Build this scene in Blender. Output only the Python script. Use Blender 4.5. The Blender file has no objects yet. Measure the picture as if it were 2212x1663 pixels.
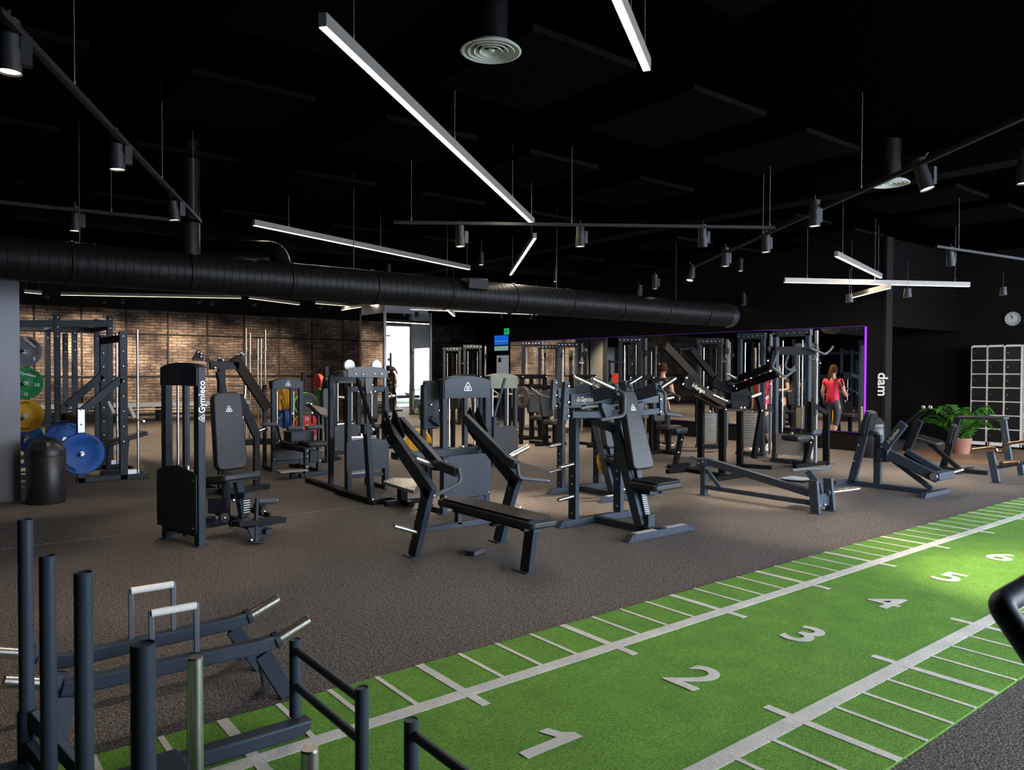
import bpy, bmesh, math, random
from mathutils import Vector as V, Matrix
random.seed(7)
S = bpy.context.scene
C = S.collection
PI = math.pi
# ---------------------------------------------------------------- camera model (room frame: x along the turf lane, y across it, z up)
FOC, EYE, ROLL, PIT, YAW = 1619.37, 1.541, -.004, .01894, .9034
SY, CY = math.sin(YAW), math.cos(YAW)
def ray(px, py):
    x = px-1106; y = py-831.5
    c, s = math.cos(ROLL), math.sin(ROLL); x, y = c*x+s*y, -s*x+c*y
    c, s = math.cos(PIT), math.sin(PIT)
    X, D, Z = x/FOC, c-y/FOC*s, -y/FOC*c-s
    return X*SY+D*CY, -X*CY+D*SY, Z
def P(px, py, x=None, y=None, z=None, D=None, pl=None):
    """point of the place seen at a photo pixel, on a given plane of the room"""
    a, b, c = ray(px, py)
    if x is not None: t = x/a
    elif y is not None: t = y/b
    elif z is not None: t = (z-EYE)/c
    elif pl is not None:
        (qx, qy), (nx, ny) = pl
        t = (qx*nx+qy*ny)/(a*nx+b*ny)
    else: t = D
    return V((a*t, b*t, EYE+c*t))
def crop(ox, oy, w, W):
    s = w/W
    def f(cx, cy, **k): return P(ox+cx*s, oy+cy*s, **k)
    return f
# ---------------------------------------------------------------- materials
MATS = {}
def mat(name, col, rough=.5, metal=0., emit=None, es=1., spec=.5, coat=0., bump=0., bscale=200., var=0., vscale=8.):
    if name in MATS: return MATS[name]
    m = bpy.data.materials.new(name); m.use_nodes = True; MATS[name] = m
    nt = m.node_tree; b = nt.nodes['Principled BSDF']
    b.inputs['Base Color'].default_value = (*col, 1); b.inputs['Roughness'].default_value = rough
    b.inputs['Metallic'].default_value = metal; b.inputs['Specular IOR Level'].default_value = spec
    b.inputs['Coat Weight'].default_value = coat
    if emit:
        b.inputs['Emission Color'].default_value = (*emit, 1); b.inputs['Emission Strength'].default_value = es
    tc = None
    if bump or var:
        tc = nt.nodes.new('ShaderNodeTexCoord')
    if bump:
        n = nt.nodes.new('ShaderNodeTexNoise'); n.inputs['Scale'].default_value = bscale; n.inputs['Detail'].default_value = 3
        bp = nt.nodes.new('ShaderNodeBump'); bp.inputs['Strength'].default_value = bump; bp.inputs['Distance'].default_value = .004
        nt.links.new(tc.outputs['Object'], n.inputs['Vector']); nt.links.new(n.outputs['Fac'], bp.inputs['Height'])
        nt.links.new(bp.outputs['Normal'], b.inputs['Normal'])
    if var:
        n = nt.nodes.new('ShaderNodeTexNoise'); n.inputs['Scale'].default_value = vscale; n.inputs['Detail'].default_value = 4
        mx = nt.nodes.new('ShaderNodeMix'); mx.data_type = 'RGBA'
        mx.inputs[6].default_value = (*[c*(1-var) for c in col], 1); mx.inputs[7].default_value = (*[min(1, c*(1+var)) for c in col], 1)
        nt.links.new(tc.outputs['Object'], n.inputs['Vector']); nt.links.new(n.outputs['Fac'], mx.inputs[0])
        nt.links.new(mx.outputs[2], b.inputs['Base Color'])
    return m
FRAME = mat('slate_powder_coat', (.030, .041, .058), .45, 0, spec=.22, bump=.08, bscale=900, var=.15)
FRAMEB = mat('black_powder_coat', (.012, .013, .016), .45, 0, spec=.15, bump=.08, bscale=900)
SHROUD = mat('shroud_sheet_metal', (.033, .043, .059), .42, 0, spec=.24, var=.1)
SHROUDK = mat('black_shroud', (.006, .006, .008), .5)
CHROME = mat('polished_chrome', (.86, .83, .79), .27, 1.)
STEEL = mat('brushed_steel', (.55, .56, .57), .34, 1., bump=.1, bscale=300)
VINYL = mat('black_vinyl', (.019, .021, .025), .42, 0, spec=.36, bump=.25, bscale=120, var=.2)
RUBBER = mat('black_rubber', (.012, .012, .013), .6)
GRIP = mat('grey_rubber_grip', (.05, .055, .065), .6)
WHITE = mat('white_print', (.85, .85, .83), .5)
GOLDP = mat('cream_print', (.60, .52, .38), .5)
TAPE = mat('white_athletic_tape', (.72, .70, .66), .7, var=.12, vscale=60, bump=.3, bscale=150)
BLACKW = mat('black_wall_paint', (.006, .0058, .0055), .7, spec=.12, bump=.1, bscale=60)
STACK = mat('weight_stack_steel', (.50, .50, .48), .45, .0)
WHITEP = mat('white_plastic', (.75, .75, .73), .4)
# ---------------------------------------------------------------- mesh builder
class MB:
    def __init__(s): s.v = []; s.f = []; s.g = []
    def add(s, vs, fs):
        o = len(s.v); s.g.append((o, len(s.f))); s.v += [V(p) for p in vs]; s.f += [tuple(i+o for i in f) for f in fs]; return s
    def box(s, lo, hi):
        x0, y0, z0 = lo; x1, y1, z1 = hi
        return s.add([(x0, y0, z0), (x1, y0, z0), (x1, y1, z0), (x0, y1, z0), (x0, y0, z1), (x1, y0, z1), (x1, y1, z1), (x0, y1, z1)],
                     [(3, 2, 1, 0), (4, 5, 6, 7), (0, 1, 5, 4), (1, 2, 6, 5), (2, 3, 7, 6), (3, 0, 4, 7)])
    def frame(s, p, q, ref=None):
        d = (V(q)-V(p)).normalized()
        if ref is None: ref = V((0, 1, 0)) if abs(d.z) > .985 else V((0, 0, 1))
        a = d.cross(V(ref)).normalized(); b = a.cross(d).normalized()
        return d, a, b
    def bar(s, p, q, w, h=None, e=0., ref=None):
        h = w if h is None else h
        d, a, b = s.frame(p, q, ref); p = V(p)-d*e; q = V(q)+d*e
        vs = [c+a*i*w/2+b*j*h/2 for c in (p, q) for i, j in ((-1, -1), (1, -1), (1, 1), (-1, 1))]
        return s.add(vs, [(0, 1, 2, 3), (7, 6, 5, 4), (0, 4, 5, 1), (1, 5, 6, 2), (2, 6, 7, 3), (3, 7, 4, 0)])
    def poly(s, pts, w, h=None, ref=None):
        """rectangular tube swept through points with mitred corners"""
        h = h or w; pts = [V(p) for p in pts]; n = len(pts); _, a, b0 = s.frame(pts[0], pts[1], ref); vs = []
        for i, p in enumerate(pts):
            d1 = (pts[i]-pts[i-1]).normalized() if i else (pts[1]-pts[0]).normalized()
            d2 = (pts[i+1]-pts[i]).normalized() if i < n-1 else d1
            m = (d1+d2).normalized(); b = a.cross(m).normalized(); k = 1/max(.5, m.dot(d1))
            vs += [p+a*x*w/2+b*y*h/2*k for x, y in ((-1, -1), (1, -1), (1, 1), (-1, 1))]
        fs = [(4*i+j, 4*i+(j+1) % 4, 4*i+4+(j+1) % 4, 4*i+4+j) for i in range(n-1) for j in range(4)]+[(3, 2, 1, 0), (4*n-4, 4*n-3, 4*n-2, 4*n-1)]
        return s.add(vs, fs)
    def ring(s, c, a, b, r, n): return [c+a*math.cos(2*PI*i/n)*r+b*math.sin(2*PI*i/n)*r for i in range(n)]
    def tube(s, p, q, r, r2=None, n=16):
        r2 = r if r2 is None else r2; p = V(p); q = V(q); d, a, b = s.frame(p, q)
        vs = s.ring(p, a, b, r, n)+s.ring(q, a, b, r2, n)
        fs = [(i, (i+1) % n, n+(i+1) % n, n+i) for i in range(n)]+[tuple(range(n-1, -1, -1)), tuple(range(n, 2*n))]
        return s.add(vs, fs)
    def hollow(s, p, q, r, t=.004, n=20, depth=.05):
        """tube with an open end at q"""
        p = V(p); q = V(q); d, a, b = s.frame(p, q)
        rings = [s.ring(p, a, b, r, n), s.ring(q, a, b, r, n), s.ring(q, a, b, r-t, n), s.ring(q-d*depth, a, b, r-t, n)]
        vs = sum(rings, []); fs = []
        for k in range(3): fs += [(k*n+i, k*n+(i+1) % n, (k+1)*n+(i+1) % n, (k+1)*n+i) for i in range(n)]
        fs += [tuple(range(n-1, -1, -1)), tuple(range(3*n, 4*n))]
        return s.add(vs, fs)
    def path(s, pts, r, n=12, bend=.05, k=5):
        pts = [V(p) for p in pts]; out = [pts[0]]
        for i in range(1, len(pts)-1):
            a, b, c = pts[i-1], pts[i], pts[i+1]
            l = min(bend, (b-a).length*.45, (c-b).length*.45)
            p0 = b+(a-b).normalized()*l; p2 = b+(c-b).normalized()*l
            for j in range(k+1):
                t = j/k; out.append(p0*(1-t)**2+b*2*t*(1-t)+p2*t*t)
        out.append(pts[-1]); pts = out
        d0 = (pts[1]-pts[0]).normalized(); _, a, b = s.frame(pts[0], pts[1]); vs = []
        for i, p in enumerate(pts):
            d = (pts[min(i+1, len(pts)-1)]-pts[max(i-1, 0)]).normalized()
            a = (a-d*a.dot(d)).normalized(); b = a.cross(d)*-1
            vs += s.ring(p, a, b, r, n)
        m = len(pts)
        fs = [(j*n+i, j*n+(i+1) % n, (j+1)*n+(i+1) % n, (j+1)*n+i) for j in range(m-1) for i in range(n)]
        fs += [tuple(range(n-1, -1, -1)), tuple(range((m-1)*n, m*n))]
        return s.add(vs, fs)
    def lathe(s, prof, o, d=(0, 0, 1), n=28):
        """profile of (radius, height) along d from o"""
        o = V(o); d = V(d).normalized(); ref = V((0, 0, 1)) if abs(d.z) < .9 else V((1, 0, 0))
        a = d.cross(ref).normalized(); b = a.cross(d)
        vs = []; fs = []
        for r, h in prof: vs += s.ring(o+d*h, a, b, max(r, 1e-4), n)
        for k in range(len(prof)-1): fs += [(k*n+i, k*n+(i+1) % n, (k+1)*n+(i+1) % n, (k+1)*n+i) for i in range(n)]
        fs += [tuple(range(n-1, -1, -1)), tuple(range((len(prof)-1)*n, len(prof)*n))]
        return s.add(vs, fs)
    def prism(s, out, o, u, v, t):
        """outline (u,v) extruded by t along u x v, centred"""
        o = V(o); u = V(u).normalized(); v = V(v).normalized(); w = u.cross(v); n = len(out)
        vs = [o+u*a+v*b-w*t/2 for a, b in out]+[o+u*a+v*b+w*t/2 for a, b in out]
        return s.add(vs, [tuple(range(n-1, -1, -1)), tuple(range(n, 2*n))]+[(i, (i+1) % n, n+(i+1) % n, n+i) for i in range(n)])
    def quadprism(s, pts, t):
        """flat polygon of points, thickened by t"""
        pts = [V(p) for p in pts]; n = len(pts); w = (pts[1]-pts[0]).cross(pts[2]-pts[1]).normalized()
        vs = [p-w*t/2 for p in pts]+[p+w*t/2 for p in pts]
        return s.add(vs, [tuple(range(n-1, -1, -1)), tuple(range(n, 2*n))]+[(i, (i+1) % n, n+(i+1) % n, n+i) for i in range(n)])
    def each(s, name, m, parent=None, **k):
        """one object per separate piece"""
        g = s.g+[(len(s.v), len(s.f))]; out = []
        for (a, fa), (b, fb) in zip(g, g[1:]):
            q = MB(); q.v = s.v[a:b]; q.f = [tuple(i-a for i in f) for f in s.f[fa:fb]]; out.append(q.build(name, m, parent, **k))
        return out
    def build(s, name, m, parent=None, bevel=0., smooth=True, loc=None, seg=2):
        o0 = origin(parent) if parent else V(loc or (0, 0, 0))
        me = bpy.data.meshes.new(name); me.from_pydata([tuple(p-o0) for p in s.v], [], s.f)
        bm = bmesh.new(); bm.from_mesh(me); bmesh.ops.recalc_face_normals(bm, faces=bm.faces); bm.to_mesh(me); bm.free()
        me.materials.append(m)
        if smooth:
            me.polygons.foreach_set('use_smooth', [True]*len(me.polygons)); me.set_sharp_from_angle(angle=math.radians(34))
        o = bpy.data.objects.new(name, me); C.objects.link(o)
        if parent: o.parent = parent
        else: o.location = o0
        if bevel:
            b = o.modifiers.new('edge', 'BEVEL'); b.width = bevel; b.segments = seg; b.limit_method = 'ANGLE'; b.angle_limit = math.radians(40)
            b.harden_normals = False
        return o
ORI = {}
def origin(o):
    while o.parent: o = o.parent
    return ORI.get(o.name, V((0, 0, 0)))
def tag(o, label=None, cat=None, group=None, kind=None):
    if label: o['label'] = label
    if cat: o['category'] = cat
    if group: o['group'] = group
    if kind: o['kind'] = kind
    return o
def thing(name, label, cat, loc, group=None):
    o = bpy.data.objects.new(name, None); C.objects.link(o); o.location = loc; o.empty_display_size = .1
    ORI[o.name] = V(loc); return tag(o, label, cat, group)
def single(mb, name, m, label, cat, loc=None, group=None, bevel=0., kind=None, seg=2):
    if loc is None:
        n = len(mb.v); loc = (sum(p.x for p in mb.v)/n, sum(p.y for p in mb.v)/n, min(p.z for p in mb.v))
    o = mb.build(name, m, None, bevel, True, loc, seg); ORI[o.name] = V(loc)
    return tag(o, label, cat, group, kind)
def struct(mb, name, m, bevel=0.):
    o = mb.build(name, m, None, bevel); o['kind'] = 'structure'; return o
def copy_tree(root, loc=None, rz=None, label=None, parent=None):
    r = root.copy(); C.objects.link(r)
    if parent: r.parent = parent
    if loc is not None: r.location = loc
    if rz is not None: r.rotation_euler = (0, 0, rz)
    if label: r['label'] = label
    if parent is None: ORI[r.name] = V(r.location)
    for ch in root.children: copy_tree(ch, parent=r)
    return r
def text(s, size, m, parent, o, u, v, name='lettering', bold=0., ext=.001, align='CENTER', sx=1.):
    """flat lettering: baseline along u, up along v, standing at o"""
    cu = bpy.data.curves.new(name, 'FONT'); cu.body = s; cu.size = size; cu.offset = bold; cu.extrude = ext
    cu.align_x = align; cu.align_y = 'CENTER'; cu.space_character = 1.02
    tmp = bpy.data.objects.new('tmp', cu); C.objects.link(tmp)
    dg = bpy.context.evaluated_depsgraph_get(); dg.update()
    me = bpy.data.meshes.new_from_object(tmp.evaluated_get(dg)); bpy.data.objects.remove(tmp)
    u = V(u).normalized(); v = V(v).normalized(); w = u.cross(v)
    M = Matrix((u*sx, v, w)).transposed().to_4x4(); M.translation = V(o)-(origin(parent) if parent else V((0, 0, 0)))
    me.transform(M); me.materials.clear(); me.materials.append(m)
    ob = bpy.data.objects.new(name, me); C.objects.link(ob)
    if parent: ob.parent = parent
    return ob
def emblem(parent, o, u, v, s, m, name='emblem'):
    """rounded triangle ring with a ringed dot inside"""
    o = V(o); u = V(u).normalized(); v = V(v).normalized(); w = u.cross(v)
    mb = MB()
    def tri(r, cr):
        pts = []
        for k in range(3):
            a0 = PI/2+k*2*PI/3; c = (math.cos(a0)*(r-cr*1.2), math.sin(a0)*(r-cr*1.2))
            for j in range(7):
                a = a0-PI/3+j*(2*PI/3)/6; pts.append((c[0]+cr*math.cos(a), c[1]+cr*math.sin(a)))
        return pts
    def band(po, pi):
        n = len(po); vs = [o+u*a+v*b+w*.0015 for a, b in po]+[o+u*a+v*b+w*.0015 for a, b in pi]
        mb.add(vs, [(i, (i+1) % n, n+(i+1) % n, n+i) for i in range(n)])
    band(tri(s, s*.22), tri(s*.80, s*.13))
    circ = lambda r: [(r*math.cos(2*PI*i/20), r*math.sin(2*PI*i/20)-s*.05) for i in range(20)]
    band(circ(s*.36), circ(s*.24)); band(circ(s*.12), circ(s*.01))
    return mb.build(name, m, parent)
_bolt = None
def bolts(parent, pts, n=(-1, 0, 0), r=.011, m=None):
    mm = MB().lathe([(.001, .0), (1, .0), (1, .5), (.6, .75), (.001, .8)], (0, 0, 0), n, 10)
    for p in mm.v: p *= r
    me = None
    for p in pts:
        if me is None:
            o = mm.build('bolt', m or CHROME, parent); me = o.data
            # mesh was offset by the root; put it back so that every bolt can share it
            o0 = origin(parent)
            for vv in me.vertices: vv.co += o0
        else:
            o = bpy.data.objects.new('bolt', me); C.objects.link(o); o.parent = parent
        o.location = V(p)-origin(parent)
# ================================================================ setting materials
def rubber_floor():
    m = bpy.data.materials.new('speckled_rubber_floor'); m.use_nodes = True; nt = m.node_tree; N = nt.nodes; L = nt.links
    b = N['Principled BSDF']; tc = N.new('ShaderNodeTexCoord')
    def noise(sc, det=2, ro=.5):
        n = N.new('ShaderNodeTexNoise'); n.inputs['Scale'].default_value = sc; n.inputs['Detail'].default_value = det
        n.inputs['Roughness'].default_value = ro; L.new(tc.outputs['Object'], n.inputs['Vector']); return n
    n1 = noise(125, 3, .7); n2 = noise(45, 2, .7); n3 = noise(.5, 4)
    r1 = N.new('ShaderNodeValToRGB'); r1.color_ramp.elements[0].position = .50; r1.color_ramp.elements[1].position = .64
    r1.color_ramp.elements[0].color = (.036, .034, .034, 1); r1.color_ramp.elements[1].color = (.42, .38, .35, 1)
    L.new(n1.outputs['Fac'], r1.inputs[0])
    r2 = N.new('ShaderNodeValToRGB'); r2.color_ramp.elements[0].position = .52; r2.color_ramp.elements[1].position = .60
    r2.color_ramp.elements[0].color = (1, 1, 1, 1); r2.color_ramp.elements[1].color = (.45, .43, .42, 1)
    L.new(n2.outputs['Fac'], r2.inputs[0])
    mx = N.new('ShaderNodeMix'); mx.data_type = 'RGBA'; mx.blend_type = 'MULTIPLY'; mx.inputs[0].default_value = 1
    L.new(r1.outputs[0], mx.inputs[6]); L.new(r2.outputs[0], mx.inputs[7])
    r3 = N.new('ShaderNodeValToRGB'); r3.color_ramp.elements[0].position = .3; r3.color_ramp.elements[1].position = .7
    r3.color_ramp.elements[0].color = (.86, .86, .88, 1); r3.color_ramp.elements[1].color = (1.12, 1.08, 1.04, 1)
    L.new(n3.outputs['Fac'], r3.inputs[0])
    m2 = N.new('ShaderNodeMix'); m2.data_type = 'RGBA'; m2.blend_type = 'MULTIPLY'; m2.inputs[0].default_value = 1
    L.new(mx.outputs[2], m2.inputs[6]); L.new(r3.outputs[0], m2.inputs[7]); L.new(m2.outputs[2], b.inputs['Base Color'])
    b.inputs['Roughness'].default_value = .72; b.inputs['Specular IOR Level'].default_value = .35
    bp = N.new('ShaderNodeBump'); bp.inputs['Strength'].default_value = .35; bp.inputs['Distance'].default_value = .003
    L.new(n1.outputs['Fac'], bp.inputs['Height']); L.new(bp.outputs['Normal'], b.inputs['Normal'])
    return m
def turf_mat(name, c0, c1, c2):
    m = bpy.data.materials.new(name); m.use_nodes = True; nt = m.node_tree; N = nt.nodes; L = nt.links
    b = N['Principled BSDF']; tc = N.new('ShaderNodeTexCoord'); mp = N.new('ShaderNodeMapping'); mp.inputs['Scale'].default_value = (1, 1.7, 1)
    L.new(tc.outputs['Object'], mp.inputs['Vector'])
    n = N.new('ShaderNodeTexNoise'); n.inputs['Scale'].default_value = 130; n.inputs['Detail'].default_value = 4; n.inputs['Roughness'].default_value = .75
    L.new(mp.outputs[0], n.inputs['Vector'])
    r = N.new('ShaderNodeValToRGB'); e = r.color_ramp.elements; e[0].position = .34; e[0].color = (*c0, 1); e[1].position = .66; e[1].color = (*c2, 1)
    k = e.new(.5); k.color = (*c1, 1); L.new(n.outputs['Fac'], r.inputs[0])
    n2 = N.new('ShaderNodeTexNoise'); n2.inputs['Scale'].default_value = 5; n2.inputs['Detail'].default_value = 5; L.new(tc.outputs['Object'], n2.inputs['Vector'])
    r2 = N.new('ShaderNodeValToRGB'); r2.color_ramp.elements[0].position = .3; r2.color_ramp.elements[1].position = .7
    r2.color_ramp.elements[0].color = (.84, .88, .84, 1); r2.color_ramp.elements[1].color = (1.12, 1.1, 1.05, 1); L.new(n2.outputs['Fac'], r2.inputs[0])
    mx = N.new('ShaderNodeMix'); mx.data_type = 'RGBA'; mx.blend_type = 'MULTIPLY'; mx.inputs[0].default_value = 1
    L.new(r.outputs[0], mx.inputs[6]); L.new(r2.outputs[0], mx.inputs[7]); L.new(mx.outputs[2], b.inputs['Base Color'])
    b.inputs['Roughness'].default_value = .85; b.inputs['Specular IOR Level'].default_value = .2
    bp = N.new('ShaderNodeBump'); bp.inputs['Strength'].default_value = .7; bp.inputs['Distance'].default_value = .008
    L.new(n.outputs['Fac'], bp.inputs['Height']); L.new(bp.outputs['Normal'], b.inputs['Normal'])
    return m
def brick_mat():
    m = bpy.data.materials.new('old_brick'); m.use_nodes = True; nt = m.node_tree; N = nt.nodes; L = nt.links
    b = N['Principled BSDF']; tc = N.new('ShaderNodeTexCoord'); sp = N.new('ShaderNodeSeparateXYZ'); cb = N.new('ShaderNodeCombineXYZ')
    L.new(tc.outputs['Object'], sp.inputs[0]); L.new(sp.outputs['X'], cb.inputs['X']); L.new(sp.outputs['Z'], cb.inputs['Y'])
    nz = N.new('ShaderNodeTexNoise'); nz.inputs['Scale'].default_value = 3.2; nz.inputs['Detail'].default_value = 3; L.new(cb.outputs[0], nz.inputs['Vector'])
    ad = N.new('ShaderNodeMix'); ad.data_type = 'VECTOR'; ad.inputs[0].default_value = .09
    L.new(cb.outputs[0], ad.inputs[4]); L.new(nz.outputs['Color'], ad.inputs[5])
    br = N.new('ShaderNodeTexBrick'); br.inputs['Scale'].default_value = 1; br.inputs['Brick Width'].default_value = .30; br.inputs['Row Height'].default_value = .085
    br.inputs['Mortar Size'].default_value = .010; br.inputs['Mortar Smooth'].default_value = .3; br.inputs['Bias'].default_value = -.1
    br.inputs['Color1'].default_value = (.15, .113, .097, 1); br.inputs['Color2'].default_value = (.31, .243, .205, 1); br.inputs['Mortar'].default_value = (.035, .027, .024, 1)
    L.new(ad.outputs[1], br.inputs['Vector'])
    n = N.new('ShaderNodeTexNoise'); n.inputs['Scale'].default_value = 1.3; n.inputs['Detail'].default_value = 8; n.inputs['Roughness'].default_value = .7; L.new(cb.outputs[0], n.inputs['Vector'])
    r = N.new('ShaderNodeValToRGB'); r.color_ramp.elements[0].position = .38; r.color_ramp.elements[0].color = (.22, .19, .22, 1)
    r.color_ramp.elements[1].position = .62; r.color_ramp.elements[1].color = (1.15, 1.1, 1.0, 1); L.new(n.outputs['Fac'], r.inputs[0])
    mx = N.new('ShaderNodeMix'); mx.data_type = 'RGBA'; mx.blend_type = 'MULTIPLY'; mx.inputs[0].default_value = 1
    L.new(br.outputs['Color'], mx.inputs[6]); L.new(r.outputs[0], mx.inputs[7]); L.new(mx.outputs[2], b.inputs['Base Color'])
    b.inputs['Roughness'].default_value = .85
    bp = N.new('ShaderNodeBump'); bp.inputs['Strength'].default_value = .6; bp.inputs['Distance'].default_value = .02; bp.invert = True
    L.new(br.outputs['Fac'], bp.inputs['Height']); L.new(bp.outputs['Normal'], b.inputs['Normal'])
    return m
RUBF = rubber_floor()
GREEN = turf_mat('green_turf', (.040, .12, .014), (.112, .272, .038), (.26, .45, .09))
TWHITE = turf_mat('white_turf', (.46, .44, .43), (.62, .60, .59), (.80, .77, .76))
BRICK = brick_mat()
MIRROR = mat('mirror_glass', (.80, .82, .80), .015, 1.)
DUCT = mat('black_duct', (.006, .006, .006), .45, 0, spec=.15)
CEIL = mat('black_ceiling', (.0013, .0013, .0013), .95, spec=.0)
PANEL = mat('charcoal_panel', (.0065, .0055, .0045), .95, spec=.0, bump=.2, bscale=80)
WOODF = mat('brown_wood_floor', (.20, .11, .065), .5, var=.3, vscale=6)
PILLAR = mat('charcoal_paint', (.28, .285, .32), .6, var=.12, vscale=3)
# ================================================================ floor, walls, ceiling
ceilz = 4.1
struct(MB().box((-8, -3.2, -.1), (27.2, 27, 0)), 'floor', RUBF)
struct(MB().box((13.95, 3.65, 0), (17.74, 6.74, .006)), 'floor_wood', WOODF)
struct(MB().box((-8, -3.2, ceilz), (27.2, 27, ceilz+.1)), 'ceiling', CEIL)
# puzzle seam between the rubber sheets, in pale dashes
sm = MB()
x = -1.9; k = 0
while x < 14.2:
    yy = 7.70 + (.012 if k % 2 else -.012)
    sm.box((x, yy-.004, .0), (x+.036, yy+.004, .0015)); x += .045; k += 1
o = struct(sm, 'trim_1', mat('seam_pale', (.22, .21, .19), .8)); o.location.z = 0
struct(MB().box((-8, 25.9, 0), (18.6, 26.1, 3.42)), 'wall_brick', BRICK)
struct(MB().box((-8, 25.85, 3.42), (18.6, 26.1, ceilz)), 'wall_above_brick', BLACKW)
struct(MB().box((18.6, 18.3, 0), (18.8, 26.1, ceilz)), 'wall_passage', BLACKW)
struct(MB().box((14.3, 6.76, 0), (14.5, 18.3, ceilz)), 'wall_mirror', BLACKW)
struct(MB().box((14.5, 18.1, 0), (18.6, 18.3, ceilz)), 'wall_return', BLACKW)
struct(MB().box((14.5, 8.9, 0), (17.75, 9.1, ceilz)), 'wall_corridor', BLACKW)
struct(MB().box((17.75, 3.6, 0), (17.95, 9.1, ceilz)), 'wall_locker', mat('warm_black_wall', (.007, .006, .005), .7, spec=.12, bump=.1, bscale=60))
struct(MB().box((17.95, 3.6, 0), (27, 3.8, ceilz)), 'wall_lane', BLACKW)
struct(MB().box((27, -3.2, 0), (27.2, 3.8, ceilz)), 'wall_end', BLACKW)
struct(MB().box((-8.2, -3.2, 0), (-8, 26.1, ceilz)), 'wall_left', BLACKW)
struct(MB().box((13.9, 7.13-.40, .0), (14.3, 7.13-.37, .02)), 'trim_2', BLACKW)
# corner return of the mirror wall with a paler edge
struct(MB().box((14.27, 6.74, 0), (14.52, 6.80, ceilz)), 'trim_3', mat('grey_corner', (.0045, .0045, .0045), .8, spec=.2))
# header above the corridor
struct(MB().box((14.5, 6.8, 2.42), (17.75, 8.9, ceilz)), 'beam_1', mat('header_black', (.003, .003, .003), .8, spec=.05))
# charcoal wall block at the left edge and the mirrored column
struct(MB().box((-2.5, 10.43, 0), (.905, 11.0, 2.7)), 'wall_block', PILLAR)
struct(MB().box((-2.5, 10.44, 2.7), (.90, 11.0, ceilz)), 'wall_upper_block', CEIL)
COLB = ((9.57, 17.55), (10.90, 18.90))
struct(MB().box((9.57, 17.55, 0), (10.9, 18.9, ceilz)), 'pillar', PILLAR)
def mirror(name, lo, hi, label):
    return single(MB().box(lo, hi), name, MIRROR, label, 'mirror')
single(MB().quadprism([(9.61, 17.54, .05), (10.86, 17.431, .05), (10.86, 17.431, 3.05), (9.61, 17.54, 3.05)], .012), 'column_mirror', MIRROR, 'tall mirror on the column face that reflects the white window', 'mirror')
MB_w = struct(MB().add([(9.6, 17.55, 0), (10.88, 17.55, 0), (10.88, 17.45, 0), (9.6, 17.55, 3.08), (10.88, 17.55, 3.08), (10.88, 17.45, 3.08)], [(0, 1, 2), (3, 4, 5), (0, 1, 4, 3), (1, 2, 5, 4), (0, 2, 5, 3)]), 'trim_5', PILLAR)
mirror('column_mirror', (9.552, 17.60, .05), (9.568, 18.85, 3.05), 'dark tall mirror on the narrow side of the mirrored column')
struct(MB().box((9.54, 17.52, 0), (9.60, 17.58, 3.1)).box((10.87, 17.39, 0), (10.92, 17.55, 3.1)).box((9.54, 18.86, 0), (9.6, 18.92, 3.1)), 'trim_4', mat('mirror_edge', (.16, .17, .18), .3, .8))
# mirror wall: two sheets with a black joint
mirror('wall_mirror', (14.275, 7.16, .38), (14.298, 14.68, 2.42), 'long wall mirror reflecting the woman, beside the purple light strip')
mirror('wall_mirror', (14.275, 14.74, .38), (14.298, 18.2, 2.42), 'wall mirror sheet behind the tall cable stations')
PURP = mat('purple_led', (.3, .05, .6), .4, emit=(.24, .02, .8), es=.42)
PURPD = mat('purple_led_dim', (.2, .05, .5), .4, emit=(.30, .03, 1.0), es=.045)
single(MB().box((14.255, 7.120, .38), (14.298, 7.140, 2.42)), 'led_strip', PURP, 'bright purple vertical light strip at the end of the mirror wall', 'light strip')
single(MB().box((14.285, 7.16, 2.430), (14.298, 18.2, 2.437)), 'led_strip', PURPD, 'dim purple light strip along the top edge of the wall mirror', 'light strip')
single(MB().box((14.285, 7.16, .362), (14.298, 14.6, .369)), 'led_strip', PURPD, 'dim purple light strip along the bottom edge of the wall mirror', 'light strip')
# brick wall conduits
PIPE = mat('black_conduit', (.012, .011, .011), .5)
mb = MB()
for zz in (2.66, 1.33): mb.tube((-7.5, 25.86, zz), (18.5, 25.86, zz), .028, n=8)
for i in range(14):
    xx = 2.6+i*1.22
    mb.tube((xx, 25.86, .1 if i % 2 else 1.33), (xx, 25.86, 3.4), .026, n=8)
o = single(mb, 'wall_conduit', PIPE, 'black conduit pipes running in a grid over the brick wall', 'pipes')
# ================================================================ window wall behind the camera
wb = MB(); wb.box((-8, -3.2, 0), (27, -3, .12)).box((26.5, -3.2, .12), (27, -3, 3.95)).box((-8, -3.2, 3.95), (27, -3, ceilz))
wb.box((-8, -3.2, .12), (4.0, -3, 3.95))  # solid stretch shaped to keep daylight off the left-facing sides
xs = [4.0+i*2.5 for i in range(10)]
for xx in xs: wb.box((xx-.06, -3.2, .12), (xx+.06, -3, 3.95))
struct(wb, 'wall_window', mat('dark_window_wall', (.03, .03, .032), .5))
glass = bpy.data.materials.new('window_glass'); glass.use_nodes = True
nt = glass.node_tree; nt.nodes.clear()
out = nt.nodes.new('ShaderNodeOutputMaterial'); mix = nt.nodes.new('ShaderNodeMixShader'); mix.inputs[0].default_value = .06
tr = nt.nodes.new('ShaderNodeBsdfTransparent'); gl = nt.nodes.new('ShaderNodeBsdfGlossy'); gl.inputs['Roughness'].default_value = .02
nt.links.new(tr.outputs[0], mix.inputs[1]); nt.links.new(gl.outputs[0], mix.inputs[2]); nt.links.new(mix.outputs[0], out.inputs[0])
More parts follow.
